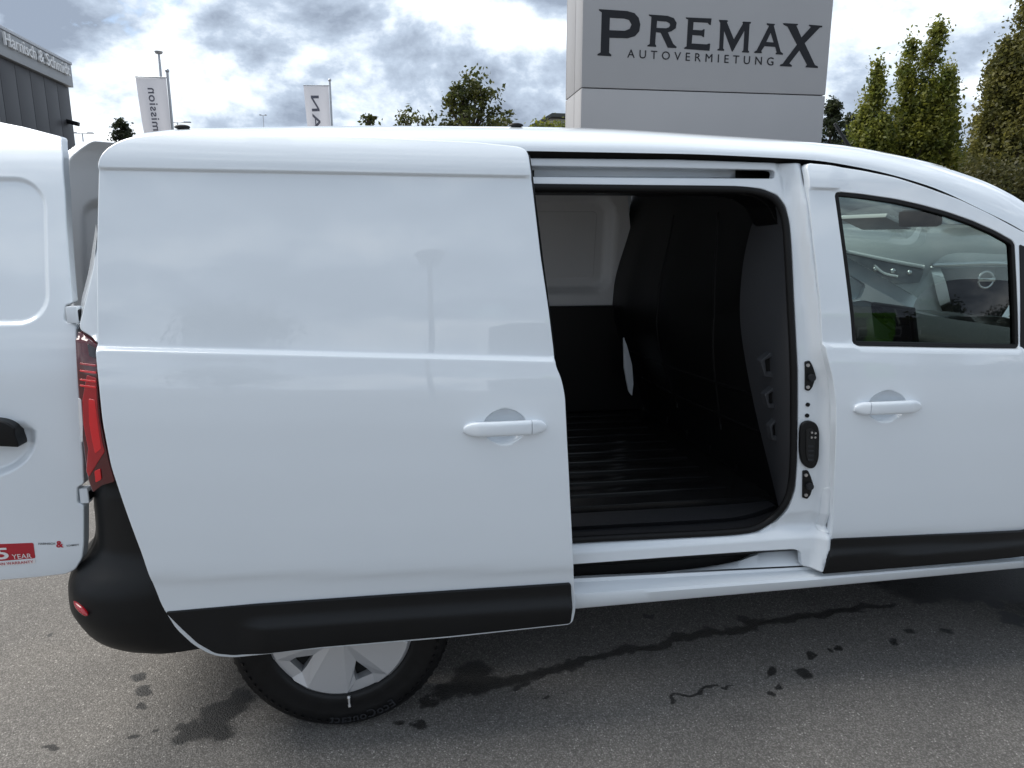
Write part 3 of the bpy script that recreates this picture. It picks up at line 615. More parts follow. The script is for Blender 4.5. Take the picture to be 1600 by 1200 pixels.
# ---- cargo bay
FL = .57
fb = box('cargo_floor', (.24, 1.04, FL-.02), (2.28, 1.38, .04), FLOORMAT, V, bevel=.003)
for i, y in enumerate(np.arange(.47, 1.70, .125)):
    bm = bmesh.new(); bm_box(bm, (.17, y, FL+.004), (2.05, .058, .012), None, .005, 2); bm_obj('floor_rib', bm, FLOORMAT, fb, True)
loft('scuff_plate', [[WZ(x, y, FL+.002) for x, y in [(700, 816), (900, 802), (1100, 791), (1200, 783)]], [WZ(x, y, FL+.004) for x, y in [(700, 818), (900, 805), (1100, 794), (1206, 786)]], [WZ(x, y, FL-.004) for x, y in [(700, 834), (930, 821), (1100, 812), (1160, 806), (1212, 790)]], [WZ(x, y, FL-.022) for x, y in [(700, 840), (935, 826), (1100, 817), (1170, 810), (1218, 794)]], [WZ(x, y, FL-.016) for x, y in [(700, 860), (902, 847), (1100, 837), (1185, 829), (1235, 800)]]], TRIM_GREY, V, n=50)
def bulk(Y, z):
    k = math.exp(-((z-1.14)/.40)**2); return 1.33-.215*k*np.interp(Y, [.36, .45, .7, 1.1, 1.5, 1.75], [.0, .06, .42, .8, 1.0, .95])-.10*np.interp(z, [1.2, 1.75], [0, 1])+.008*math.cos(Y*9)*k
bh = loft('bulkhead', [[(bulk(Y, z), Y, z) for z in np.linspace(FL-.02, 1.80, 40)] for Y in np.linspace(.27, 1.76, 34)], TRIM, V, n=40, curve=False, flip=True)
for Y in (.74, 1.14):
    tube('pressed_rib', [(bulk(Y, z)+.007, Y, z) for z in np.linspace(.72, 1.6, 12)], .012, TRIM, bh, n=30)
for z in (.78, .92): tube('pressed_rib', [(bulk(Y, z)+.005, Y, z) for Y in np.linspace(.45, 1.55, 12)], .010, TRIM, bh, n=30)
for Y in (.55, .80, 1.05, 1.30): box('bulkhead_clip', (1.285, Y, FL+.045), (.012, .018, .03), TRIM, bh, bevel=.004)
trim_in = [(1186, 325, .42), (1172, 360, .42), (1160, 420, .42), (1156, 490, .42), (1164, 560, .42), (1182, 650, .40), (1204, 740, .36), (1216, 790, .30)]
trim_out = [(1216, 315, .155), (1226, 345, .15), (1230, 400, .14), (1233, 470, .125), (1237, 560, .09), (1239, 650, .08), (1237, 740, .08), (1226, 790, .085)]
tl_ = [[W(*p) for p in trim_in], [W(a[0]*.66+b[0]*.34-3, a[1]*.66+b[1]*.34, a[2]*.66+b[2]*.34) for a, b in zip(trim_in, trim_out)], [W(a[0]*.33+b[0]*.67-2, a[1]*.33+b[1]*.67, a[2]*.33+b[2]*.67) for a, b in zip(trim_in, trim_out)], [W(*p) for p in trim_out]]
pt = loft('pillar_trim', tl_, PILLAR, V, n=50)
for cx, cy, w_, h_ in ((1203, 569, 15, 25), (1207, 621, 12, 21), (1212, 671, 9, 22)):
    q = [(cx-w_, cy-h_*.2), (cx+w_*.7, cy-h_), (cx+w_, cy+h_*.9), (cx-w_*.5, cy+h_*.8)]; Yd = .235
    fr = sheet('pocket_frame', planar(q, Yd-.012), flat(Yd-.012), PILLAR, pt, holes=[planar([(cx-w_*.5, cy-h_*.25), (cx+w_*.45, cy-h_*.5), (cx+w_*.55, cy+h_*.45), (cx-w_*.35, cy+h_*.5)], Yd-.012)], r=.003, depth=.03, res=.01, rnd=.01)
    sheet('pocket_recess', planar([(cx-w_*.7, cy-h_*.4), (cx+w_*.6, cy-h_*.65), (cx+w_*.7, cy+h_*.6), (cx-w_*.5, cy+h_*.6)], Yd), flat(Yd), DARK, fr, r=.001, depth=.003, res=.02, rnd=0)
# far wall of the bay: white pressed panel above, black lining below
_r, _b, _t = W(952, 400, 1.75)[0], W(900, 456, 1.75)[2], W(900, 308, 1.70)[2]; FREC = (_r-.34, (_b+_t)/2, .34, (_t-_b)/2, .10)
def FWALL(X, Z):
    X = np.asarray(X, float); Z = np.asarray(Z, float); cx, cz, hx, hz, rr = FREC
    qx = np.abs(X-cx)-hx+rr; qz = np.abs(Z-cz)-hz+rr; d = np.hypot(np.maximum(qx, 0), np.maximum(qz, 0))+np.minimum(np.maximum(qx, qz), 0)-rr
    s = np.clip((-d+.02)/.05, 0, 1); return 1.735-.06*np.clip((Z-1.2)/.5, 0, 1)**1.5+.055*s*s*(3-2*s)
fw_ = sheet('far_wall_panel', [(-.84, 1.10), (1.20, 1.10), (1.22, 1.4), (1.16, 1.74), (-.66, 1.74)], FWALL, PRIMER, V, r=.003, depth=.02, res=.02, rnd=.02)
sheet('cutout_panel', [(FREC[0]-.26, FREC[1]-FREC[3]+.07), (FREC[0]+.265, FREC[1]-FREC[3]+.07), (FREC[0]+.265, FREC[1]+FREC[3]-.07), (FREC[0]-.26, FREC[1]+FREC[3]-.07)], lambda X, Z: FWALL(X, Z)-.004, PRIMER, fw_, r=.003, depth=.004, res=.04, rnd=.05)
sheet('far_lower_lining', [(-.86, FL), (1.30, FL), (1.30, 1.10), (1.12, 1.145), (-.86, 1.145)], flat(1.70), TRIM, V, r=.004, depth=.03, res=.1, rnd=.02)
sheet('white_door_edge', planar([(975, 527), (980, 540), (988, 570), (990, 600), (988, 619), (983, 612), (976, 575)], 1.44), flat(1.44), PAINT_IN, V, r=.003, depth=.02, res=.02, rnd=.01)
box('roof_lining', (.30, .93, 1.765), (1.9, 1.45, .012), HEADLINER, V, bevel=.003)
sheet('header_trim', planar([(700, 278), (1245, 278), (1250, 360), (1215, 352), (1200, 322), (1180, 308), (1150, 302.5), (700, 300)], .20), flat(.20), TRIM, V, r=.002, depth=.15, res=.1, rnd=.02)
box('roof_beam', (1.02, .93, 1.735), (.10, 1.5, .05), TRIM, V, bevel=.01)
sheet('near_wall_lining', [(-.78, FL), (.40, FL), (.40, 1.70), (-.55, 1.70), (-.70, 1.4), (-.76, 1.2)], flat(.19), TRIM, V, r=.003, depth=.02, res=.2, rnd=0)
box('underbody', (1.1, .98, .33), (3.9, 1.36, .18), DARK, V, bevel=.01)  # plain dark block, added and set low to keep light off the ground below

# ---- cab interior
dash = loft('dashboard', [[(x, Y, z) for x, z in ((2.30, .62), (2.26, .80), (2.20, .98), (2.215, 1.06), (2.27, 1.10), (2.42, 1.125+.03*math.exp(-((Y-1.32)/.2)**2)), (2.62, 1.115), (2.86, 1.08))] for Y in np.linspace(.12, 1.74, 30)], DASH, V, n=40, flip=True)
scr = box('display_screen', (2.17, .90, 1.125), (.022, .27, .175), TRIM, dash, rot=Matrix.Rotation(R(-14), 3, 'Y'), bevel=.008)
box('screen_glass', (2.155, .90, 1.122), (.006, .25, .155), SCREEN, scr, rot=Matrix.Rotation(R(-14), 3, 'Y'), bevel=.002)
rotw = Matrix.Translation((1.98, 1.32, 1.03)) @ Matrix.Rotation(R(-64), 4, 'Y')
ring_pts = [rotw @ Vector((.185*math.cos(a), .185*math.sin(a), 0)) for a in np.linspace(0, 2*math.pi, 40, endpoint=False)]
sw = tube('steering_wheel', [tuple(p) for p in ring_pts], .017, TRIM, V, n=90, sides=10, closed=True)
bm = bmesh.new(); bmesh.ops.create_uvsphere(bm, u_segments=16, v_segments=10, radius=1, matrix=rotw @ Matrix.Diagonal((.07, .085, .03, 1))); bm_obj('wheel_hub', bm, TRIM, sw, True)
for a in (0, 180, 270): rod('wheel_spoke', rotw @ Vector((.05*math.cos(R(a+90)), .05*math.sin(R(a+90)), 0)), rotw @ Vector((.18*math.cos(R(a+90)), .18*math.sin(R(a+90)), 0)), .014, TRIM, sw)
for Y in (.50, 1.32):
    st = box('seat', (1.66, Y, .68), (.50, .48, .16), FABRIC, V, bevel=.05); box('seat_back', (1.43, Y, .98), (.13, .46, .56), FABRIC, st, rot=Matrix.Rotation(R(-14), 3, 'Y'), bevel=.05)
    box('head_rest', (1.34, Y, 1.36), (.09, .25, .17), FABRIC, st, rot=Matrix.Rotation(R(-10), 3, 'Y'), bevel=.035)
box('cab_headliner', (1.50, .93, 1.715), (.62, 1.40, .02), HEADLINER, V, bevel=.005)
pv = W(1366, 347, 1.30); box('sun_visor', tuple(pv), (.15, .36, .022), PRIMER, V, rot=Matrix.Rotation(R(22), 3, 'Y'), bevel=.008)
pv = W(1437, 341, .93); box('interior_mirror', tuple(pv), (.04, .24, .075), TRIM, V, rot=Matrix.Rotation(R(-8), 3, 'Y'), bevel=.02)
box('cab_floor', (1.95, .93, .45), (1.2, 1.5, .03), DARK, V, bevel=0.003)

# ---- nose of the van (beyond the right edge of the picture)
fen = [(2.345, .95), (2.41, 1.125), (2.60, 1.15), (2.86, 1.09), (3.15, 1.00), (3.32, .90), (3.36, .70), (3.30, .45), (3.10, .42), (3.07, .55), (2.97, .68), (2.80, .745), (2.62, .745), (2.46, .70), (2.33, .55), (2.31, .40), (2.175, .40), (2.205, .62), (2.29, .78)]
for mir in (False, True): sheet('front_fender', fen, lambda X, Z: Sfar(X, Z)+.25*np.clip(np.asarray(X)-2.85, 0, 9)**2, PAINT, V, r=.003, depth=.03, res=.05, rnd=.03, mirror=mir)
loft('bonnet', [[(2.82, Y, 1.10+.03*(1-((Y-.93)/.8)**2)), (2.98, Y, 1.075+.035*(1-((Y-.93)/.8)**2)), (3.2, Y, 1.00+.035*(1-((Y-.93)/.8)**2)), (3.38-.08*abs((Y-.93)/.8)**3, Y, .90), (3.42-.10*abs((Y-.93)/.8)**3, Y, .84)] for Y in np.linspace(.13, 1.73, 24)], PAINT, V, n=30, flip=True)
loft('front_bumper', [[(3.42-.12*abs((Y-.93)/.85)**3, Y, .84), (3.46-.14*abs((Y-.93)/.85)**3, Y, .6), (3.46-.16*abs((Y-.93)/.85)**3, Y, .4), (3.38-.2*abs((Y-.93)/.85)**3, Y, .24)] for Y in np.linspace(.06, 1.80, 24)], PLASTIC, V, n=20, flip=True)

# ---- wheels
def lathe(bm, prof_, n, axis_pt):
    rows = []
    for r_, y in prof_: rows.append([bm.verts.new((axis_pt[0]+r_*math.cos(a), axis_pt[1]+y, axis_pt[2]+r_*math.sin(a))) for a in np.linspace(0, 2*math.pi, n, endpoint=False)])
    for a, b in zip(rows[:-1], rows[1:]):
        for i in range(n): bm.faces.new((a[i], a[(i+1) % n], b[(i+1) % n], b[i]))
def make_wheel(c, near):
    """tyre, trim disc with five broad faceted blades, valve; outer face towards -Y"""
    w = bpy.data.objects.new('wheel', None); COL.objects.link(w); w.parent = V; w.location = c
    bm = bmesh.new()
    lathe(bm, [(.205, .02), (.212, .004), (.222, -.002), (.238, .000), (.262, -.006), (.285, -.007), (.300, -.002), (.309, .008), (.312, .010), (.316, .018), (.325, .040), (.3265, .10), (.325, .17), (.30, .205), (.21, .20)], 96, (0, 0, 0))
    ty = bm_obj('tyre', bm, TYRE, w, True, 60)
    if near:
        v, f, nv = [], [], 0
        for k in range(72):        # shoulder lugs
            a = 2*math.pi*k/72; d = .018+.006*(k % 2)
            pts = [(.286, a-d, -.0065), (.3215, a-d*.7+.012, .030), (.3215, a+d*.4+.012, .030), (.286, a+d*.6, -.0065)]
            top = [(r_*math.cos(q), y-.0055, r_*math.sin(q)) for r_, q, y in pts]; bot = [(r_*math.cos(q), y+.006, r_*math.sin(q)) for r_, q, y in pts]
            v += top+bot; f += [(nv, nv+1, nv+2, nv+3)]+[(nv+i, nv+4+i, nv+4+(i+1) % 4, nv+(i+1) % 4) for i in range(4)]; nv += 8
        mesh('tread_shoulder', v, f, TYRE, ty)
        tv, tf = text_data('EcoContact', 1.1, .012); lo, hi = tv.min(0), tv.max(0)
        def bend(u, vv, d):       # lettering reads from the rim side, running round the lower sidewall
            a = R(-58)-u/.268*1.0; r_ = .292-vv; return (r_*math.cos(a), -.0112+d, r_*math.sin(a))
        s = .19/(hi[0]-lo[0]); P = [bend(p[0]*s, p[1]*s, 0) for p in tv]; mesh('sidewall_lettering', P, [q[::-1] for q in tf], TRIM_GREY, ty)
    # trim disc
    bm = bmesh.new(); RO = .2125; vs_ = {}
    def P(rad, ang, y): return (rad*math.cos(ang), y, rad*math.sin(ang))
    T5 = 2*math.pi/5; A0 = R(-104)
    for k in range(5):
        a = A0+k*T5; g = a+T5/2
        q = lambda pts: bm.faces.new([bm.verts.new(p) for p in pts])
        n_arc = 6; arc = [P(RO, a+d, .012) for d in np.linspace(-R(17), R(17), n_arc)]; arcm = [P(RO*.94, a+d, -.002) for d in np.linspace(-R(17), R(17), n_arc)]
        hubL, hubR = P(.030, a-R(30), -.016), P(.030, a+R(30), -.016)
        for i in range(n_arc-1): q([arcm[i], arcm[i+1], arc[i+1], arc[i]])
        q([hubL]+arcm+[hubR][::1])                                      # broad flat blade
        gi, go_ = P(.106, g, .002), P(.165, g, .020)
        eL = P(.150, g-R(10), .008); eR = P(.150, g+R(6), .012); iL = P(.105, g-R(7), .004)
        nb_ = a+T5
        hubN = P(.030, nb_-R(30), -.016); armN = P(RO*.94, nb_-R(17), -.002)
        oL = P(RO*.82, g-R(10), .012); oR = P(RO*.82, g+R(7), .014)
        q([hubR, arcm[-1], P(RO*.82, g-R(10), .012), P(.150, g-R(10), .010), gi])    # slope on one side of the opening
        q([hubR, gi, hubN]); q([hubN, gi, P(.150, g+R(6), .010), oR, armN])
        rim = [P(RO, g+d, .016) for d in np.linspace(-R(19), R(19), 6)]
        q([arcm[-1], arc[-1]]+rim[1:3]+[oL]); q([oL, rim[2], rim[3], oR]); q([oR]+rim[3:5]+[P(RO, nb_-R(17), .012), armN])
        # opening's inner walls
        ring_ = [gi, P(.150, g-R(10), .010), oL, oR, P(.150, g+R(6), .010)]; bk = [(p[0], p[1]+.035, p[2]) for p in ring_]
        for i in range(5): q([ring_[i], ring_[(i+1) % 5], bk[(i+1) % 5], bk[i]])
    hubring = [bm.verts.new(P(.030, A0+d, -.016)) for d in np.linspace(0, 2*math.pi, 20, endpoint=False)]
    bmesh.ops.remove_doubles(bm, verts=bm.verts, dist=.0006)
    hc_ = bm_obj('wheel_trim', bm, SILVER, w); 
    bm = bmesh.new(); cyl(bm, (0, -.0195, 0), (0, .0, 0), .031, .034, 28); bm_obj('hub_cap', bm, SILVER, hc_, True)
    bm = bmesh.new(); cyl(bm, (0, .05, 0), (0, .06, 0), .205, .205, 40); bm_obj('brake_backing', bm, DARK, w, True)
    bm = bmesh.new(); cyl(bm, P(.205, R(-86), -.010), P(.232, R(-86), -.018), .004, .0035, 10); cyl(bm, P(.206, R(-86), -.010), P(.212, R(-86), -.0125), .006, .006, 10); cyl(bm, P(.229, R(-86), -.017), P(.236, R(-86), -.019), .0052, .0052, 10); bm_obj('valve', bm, STEEL, w, True)
    return w
wheel0 = make_wheel((-.214, .045, .337), True); wheel0.scale = (1.032, 1, 1.032)
def copy_tree(o, parent):
    c = o.copy(); COL.objects.link(c); c.parent = parent
    for ch in list(o.children): copy_tree(ch, c)
    return c
for loc, rz in (((2.70, .045, .337), 0), ((-.214, 1.815, .337), math.pi), ((2.70, 1.815, .337), math.pi)):
    w = copy_tree(wheel0, V); w.location = loc; w.rotation_euler = (0, 0, rz)

# ---- near rear door, swung open along the side
DY = .10
_a = W(69, 410, .12); _t = W(0, 273, .16); _b = W(15, 511, .10)
RREC = (_a[0]-.28, (_t[2]+_b[2])/2, .28, (_t[2]-_b[2])/2, .085)
def rr_pts():
    o = []
    for d in (-.022, -.018, -.014, -.011, -.008, -.005, -.002, .001, .006):
        cx, cz, hx_, hz_, ra = RREC; h2x, h2z, r2 = hx_+d, hz_+d, ra+d
        for a in np.linspace(0, 2*math.pi, 160, endpoint=False):
            c, s_ = math.cos(a), math.sin(a); o.append((cx+math.copysign(h2x-r2, c)+r2*c, cz+math.copysign(h2z-r2, s_)+r2*s_))
        for u in np.linspace(-1, 1, 40): o += [(cx+h2x, cz+u*(h2z-r2)), (cx+u*(h2x-r2), cz+h2z), (cx+u*(h2x-r2), cz-h2z)]
    for k in np.linspace(.115, .162, 9):
        for a in np.linspace(-math.pi*.98, -.06, 70): o.append((-1.15+k*math.cos(a), .98+.8*k*math.sin(a)))
    return o
RPROF = interp_smooth([(.5, .03), (.58, .008), (.65, 0), (.9, -.012), (1.1, -.008), (1.2, .0), (1.35, .028), (1.5, .060), (1.62, .090), (1.69, .113), (1.735, .138), (1.77, .170), (1.795, .21), (1.815, .27)])
def RD(X, Z):
    X = np.asarray(X, float); Z = np.asarray(Z, float)
    y = DY+RPROF(Z)
    def rr(cx, cz, hx, hz, rad):
        qx = np.abs(X-cx)-hx+rad; qz = np.abs(Z-cz)-hz+rad; return np.hypot(np.maximum(qx, 0), np.maximum(qz, 0))+np.minimum(np.maximum(qx, qz), 0)-rad
    s = np.clip((-rr(*RREC))/.016, 0, 1); y = y+.010*s*s*(3-2*s)
    s = np.clip(-(np.hypot((X+1.15)/1.0, (Z-.98)/.80)-.155)/.03, 0, 1)*np.clip((1.005-Z)/.01, 0, 1); y = y+.022*s*s*(3-2*s)
    return y
rd_px = [(97.5, 214), (99, 240), (102, 300), (107, 400), (113, 474), (101, 476.5), (100, 503), (119, 506), (121, 560), (125, 640), (130, 720), (131, 757), (120.5, 761), (121, 786), (131, 790), (131, 850), (128.5, 872), (118, 890), (104, 897), (60, 902), (0, 907)]
rdp = hits(rd_px, RD)
rdp = rdp+[(-1.62, .56), (-1.66, .62), (-1.66, 1.70), (-1.60, 1.80), (-1.3, 1.812)]+hits([(0, 191), (40, 199)], RD)
rdoor = sheet('rear_door', rdp, RD, PAINT, V, r=.004, depth=.035, res=.016, rnd=.016, extra=rr_pts())
sheet('rear_door_lining', [(-1.60, .60), (-.96, .60), (-.94, 1.70), (-1.60, 1.70)], lambda X, Z: RD(X, Z)+.06, PRIMER, rdoor, r=.004, depth=.01, res=.08, rnd=.04)
RH = lambda X, Z: RD(X, np.asarray(Z)*0+1.02)-.012-.02*np.sqrt(np.clip(1-((np.asarray(Z)-1.0)/.075)**2, 0, 1))
sheet('rear_door_handle', hits([(0, 652), (12, 653.5), (23, 657.5), (32, 664), (38.5, 673), (42, 683), (43, 691.5)], RD)+[(-1.36, .985), (-1.36, 1.0), (-1.33, 1.03), (-1.27, 1.05)], RH, PLASTIC, rdoor, r=.005, depth=.05, res=.009, rnd=.010)
def hinge(px0, py0, px1, py1, bx0, bx1):
    a, b = W(px0, py0, .10), W(px1, py1, .10); c = (a+b)/2; h_ = box('hinge', (c[0], .112, c[2]), (abs(b[0]-a[0]), .030, abs(b[2]-a[2])), PAINT_IN, rdoor, bevel=.004)
    a, b = W(bx0, py0+5, .10), W(bx1, py1-3, .10); c = (a+b)/2; box('hinge_arm', (c[0], .13, c[2]), (abs(b[0]-a[0]), .06, abs(b[2]-a[2])), PLASTIC, h_, bevel=.004)
hinge(102, 479, 124, 505, 114, 126); hinge(123, 763, 140, 786, 132, 140)
# stickers on the rear door
def sticker_fn(x0, y0, x1, y1, lift_=.0015):
    a, b = np.array(hit(x0, y0, RD)), np.array(hit(x1, y1, RD)); d = (b-a)/np.linalg.norm(b-a); n_ = np.array([-d[1], d[0]])
    return np.linalg.norm(b-a), (lambda u, v, dd: (lambda q: (q[0], float(RD(np.array(q[0]), np.array(q[1])))-lift_+dd, q[1]))(a+d*u+n_*v))
st = sheet('warranty_sticker', hits([(0, 850), (52.5, 848), (55.5, 872), (0, 876.5)], RD)[:3]+hits([(0, 876.5)], RD)+[(-1.30, .632), (-1.30, .705)], RD, STICK_RED, rdoor, r=.0004, depth=.001, res=.03, rnd=.01, lift=.0012)
sheet('sticker_footer', hits([(55.5, 874), (55.5, 880), (0, 884.5)], RD)+[(-1.30, .617), (-1.30, .627)]+hits([(0, 878.5)], RD), RD, STICK_WHITE, st, r=.0003, depth=.001, res=.03, rnd=.003, lift=.0013)
w_, fn = sticker_fn(20, 873, 50.5, 871.5, .0022); text('letter', 'YEAR', fn, STICK_WHITE, st, 1.0, .0, w=w_)
w_, fn = sticker_fn(-5, 874, 16.5, 873, .0022); text('sticker_number', '5', fn, STICK_WHITE, st, 1, .02, w=w_*.95, h=.036)
w_, fn = sticker_fn(-16, 884.2, 53, 879.2, .0022); text('letter', 'NISSAN WARRANTY', fn, PRINT_RED, st, 1.05, .01, w=w_)
w_, fn = sticker_fn(60.5, 851, 86.5, 850.8); text('letter', 'HARNISCH', fn, PRINT_BLACK, rdoor, 1, .012, w=w_)
w_, fn = sticker_fn(88.5, 855.2, 100, 854.8); text('dealer_ampersand', '&', fn, PRINT_RED, rdoor, 1, .03, w=w_)
w_, fn = sticker_fn(104.5, 853.8, 124, 852.3); text('letter', 'SCHMIDT', fn, PRINT_BLACK, rdoor, 1, .012, w=w_)
# ---- far rear door, part open, its inner face towards us
ph = R(35); hx, hy = -.88, 1.76
FPROF = interp_smooth([(.55, 0), (1.1, 0), (1.3, .012), (1.5, .038), (1.65, .065), (1.75, .09), (1.82, .125), (1.88, .19)])
def FD(U, Z):
    U = np.asarray(U, float); Z = np.asarray(Z, float); qx = np.abs(U-.38)-.33+.08; qz = np.abs(Z-1.37)-.29+.08
    d = np.hypot(np.maximum(qx, 0), np.maximum(qz, 0))+np.minimum(np.maximum(qx, qz), 0)-.08; s = np.clip(-d/.05, 0, 1)
    return FPROF(Z)*-1+.03*s*s*(3-2*s)
fdo = [(.76-u, z) for u, z in [(.0, .60), (.74, .60), (.76, 1.80), (.70, 1.865), (.55, 1.87), (.35, 1.86), (.15, 1.80), (.02, 1.68)]]
dd = sheet('rear_door', fdo, FD, PRIMER, V, r=.006, depth=.05, res=.011, rnd=.03)
dd['label'] = 'far rear door ajar, showing its grey inner face'
dd.matrix_local = Matrix.Translation((hx-.76*math.sin(ph), hy-.76*math.cos(ph), 0)) @ Matrix(((math.sin(ph), -math.cos(ph), 0, 0), (math.cos(ph), math.sin(ph), 0, 0), (0, 0, 1, 0), (0, 0, 0, 1)))
sheet('outer_skin', fdo, lambda U, Z: FD(np.asarray(U)*0-1, Z)+.055, PAINT, dd, r=.004, depth=.01, res=.05, rnd=.03)

# ------------------------------------------------------------------ grey sign tower
TY = 8.0
TOWER = mat('light_grey_panel', (.36, .36, .37), .5, vary=(.7, .03)); TOWER_SIDE = TOWER
INK = mat('charcoal_lettering', (.018, .019, .023), .6, spec=.2); ALU = mat('grey_aluminium', (.42, .43, .45), .4, metal=.6)
pa, pb_ = W(909, 100, TY), W(1294, 100, TY); tx0, tx1 = pa[0], pb_[0]; tz = W(910, 137, TY)[2]; tdep = .95
tower = empty('sign_tower', ((tx0+tx1)/2, TY, 0), 'tall light grey sign tower with dark serif lettering behind the van', 'sign'); tx_, ty_ = (tx0+tx1)/2, TY
def tl(x, y, z): return (x-tx_, y-ty_, z)
def tbox(name, x0, x1, y0, y1, z0, z1, m, bev=.012):
    return box(name, tl((x0+x1)/2, (y0+y1)/2, (z0+z1)/2), (x1-x0, y1-y0, z1-z0), m, tower, bevel=bev)
tbox('core', tx0+.05, tx1-.05, TY+.05, TY+tdep-.05, 0, 6.55, DARK)
for k, (za, zb2) in enumerate([(.05, tz-1.62), (tz-1.605, tz-.006), (tz+.006, 6.6)]):
    tbox('front_panel', tx0, tx1, TY, TY+.045, za, zb2, TOWER); tbox('back_panel', tx0, tx1, TY+tdep-.045, TY+tdep, za, zb2, TOWER)
    for x0_, x1_ in ((tx0, tx0+.045), (tx1-.045, tx1)):
        for y0_, y1_ in ((TY+.049, TY+.40), (TY+.412, TY+tdep-.049)): tbox('side_panel', x0_, x1_, y0_, y1_, za, zb2, TOWER)
tbox('top_cap', tx0-.01, tx1+.01, TY-.01, TY+tdep+.01, 6.605, 6.65, ALU)
def letter(name, uv, hole=None):
    cv = lambda l: [(p[0]-tx_, p[2]) for p in (W(860+u*.3, v*.3, TY-.006) for u, v in l)]
    o = sheet(name, cv(uv), flat(TY-.006-ty_), INK, tower, holes=[cv(hole)] if hole else [], r=.001, depth=.008, res=.2, rnd=0, seg=.1)
    return o
letter('letter_p', [(253, 47), (400, 57), (438, 68), (460, 92), (469, 128), (463, 163), (441, 188), (402, 199), (308, 196), (306, 275), (318, 285), (317, 293), (245, 288), (247, 280), (262, 273), (268, 64), (254, 54)], [(310, 92), (385, 96), (410, 104), (423, 128), (413, 150), (388, 160), (308, 157)])
letter('letter_r', [(513, 75), (610, 82), (643, 94), (658, 119), (653, 147), (632, 162), (612, 168), (640, 228), (658, 244), (656, 250), (612, 248), (575, 170), (550, 167), (546, 230), (552, 238), (551, 244), (505, 241), (507, 235), (518, 229), (527, 87), (514, 81)], [(556, 108), (605, 112), (621, 120), (625, 130), (618, 142), (603, 147), (553, 145)])
letter('letter_e', [(706, 90), (840, 96), (836, 130), (828, 128), (820, 118), (746, 114), (743, 155), (790, 158), (798, 152), (804, 152), (801, 192), (795, 192), (788, 185), (740, 182), (736, 226), (815, 231), (826, 226), (833, 228), (829, 264), (697, 254), (699, 247), (710, 241), (718, 101), (707, 96)])
letter('letter_m', [(879, 103), (922, 105), (926, 110), (920, 116), (956, 205), (1004, 122), (1001, 116), (1004, 112), (1046, 114), (1044, 122), (1038, 124), (1030, 262), (1036, 268), (1034, 274), (998, 272), (999, 266), (1006, 262), (1012, 158), (950, 268), (946, 268), (905, 158), (900, 252), (906, 258), (905, 264), (870, 262), (871, 256), (880, 252), (886, 118), (880, 110)])
letter('letter_a', [(1128, 121), (1168, 124), (1170, 130), (1164, 134), (1200, 270), (1212, 278), (1211, 285), (1174, 282), (1175, 276), (1180, 273), (1172, 244), (1116, 240), (1098, 266), (1102, 271), (1100, 277), (1062, 275), (1064, 268), (1075, 262), (1140, 134), (1128, 128)], [(1148, 170), (1164, 221), (1125, 218)])
letter('letter_x', [(1214, 120), (1290, 124), (1290, 130), (1282, 134), (1308, 195), (1358, 140), (1348, 134), (1349, 128), (1417, 134), (1415, 142), (1404, 143), (1325, 225), (1378, 338), (1394, 346), (1393, 354), (1330, 350), (1332, 343), (1338, 338), (1298, 262), (1245, 330), (1258, 340), (1257, 347), (1197, 344), (1198, 336), (1210, 332), (1285, 232), (1236, 138), (1215, 128)])
a_, b_ = W(980, 90, TY), W(1208, 102.5, TY); wv = np.array([b_[0]-a_[0], b_[2]-a_[2]]); wl = np.linalg.norm(wv)
text('letter', 'AUTOVERMIETUNG', lambda u, v, d: (a_[0]+u-tx_, TY-.006-ty_+d, a_[2]+(b_[2]-a_[2])*u/wl+v), INK, tower, spacing=1.75, offset=0, w=wl, h=.105, thick=.02)

# ------------------------------------------------------------------ dealership building at the left
BY = 27.0; c1 = W(111, 102, BY); c2 = W(112, 137, BY); BX = c1[0]
CLADW = mat('light_fascia_panel', (.30, .31, .32), .45, metal=.2); CLADD = mat('dark_metal_cladding', (.05, .05, .055), .5, metal=.3)
bld = empty('showroom_building', (BX, BY, 0), 'dark grey showroom with pale sign fascia beyond the open rear door', 'building')
def bb(name, x0, x1, y0, y1, z0, z1, m, bev=.02): return box(name, ((x0+x1)/2-BX, (y0+y1)/2-BY, (z0+z1)/2), (x1-x0, y1-y0, z1-z0), m, bld, bevel=bev)
fz0, fz1 = c2[2], c1[2]
bb('wall', BX-14, BX-.20, 2, BY-.10, 0, fz0+.1, CLADD)
for k in range(26):
    y1 = BY-.10-k*.92; bb('wall_panel', BX-.19, BX-.13, y1-.90, y1, .05, fz0-.02, CLADD, .006)
fas = bb('fascia', BX-14, BX, 1.5, BY, fz0, fz1, CLADW)
bb('fascia_cap', BX-14.02, BX+.03, 1.48, BY+.03, fz1+.002, fz1+.10, ALU)
p0 = WX(3, 60, BX)[1]; p1 = WX(106, 118, BX)[1]; zt0 = fz0+(fz1-fz0)*.42
text('letter', 'Harnisch & Schmidt', lambda u, v, d: (.09-d, p0+u-BY, zt0+v), mat('pale_sign_letters', (.82, .82, .82), .4), fas, 1.0, .0, w=p1-p0, h=(fz1-fz0)*.50, thick=.06)
bb('door_recess', BX-.125, BX-.08, WX(0, 180, BX)[1]-1.0, WX(4, 180, BX)[1], 0, WX(2, 165, BX)[2], mat('pale_frame', (.6, .6, .6), .5))
pl_ = W(109, 191, BY-.6); fl_ = box('flood_light', (pl_[0]-BX+.05, -.5, pl_[2]), (.42, .2, .14), PLASTIC, bld, rot=Matrix.Rotation(R(14), 3, 'Y'), bevel=.03)
bb('window_strip', BX-.125, BX-.10, BY-2.2, BY-.8, 2.6, 4.0, SCREEN)

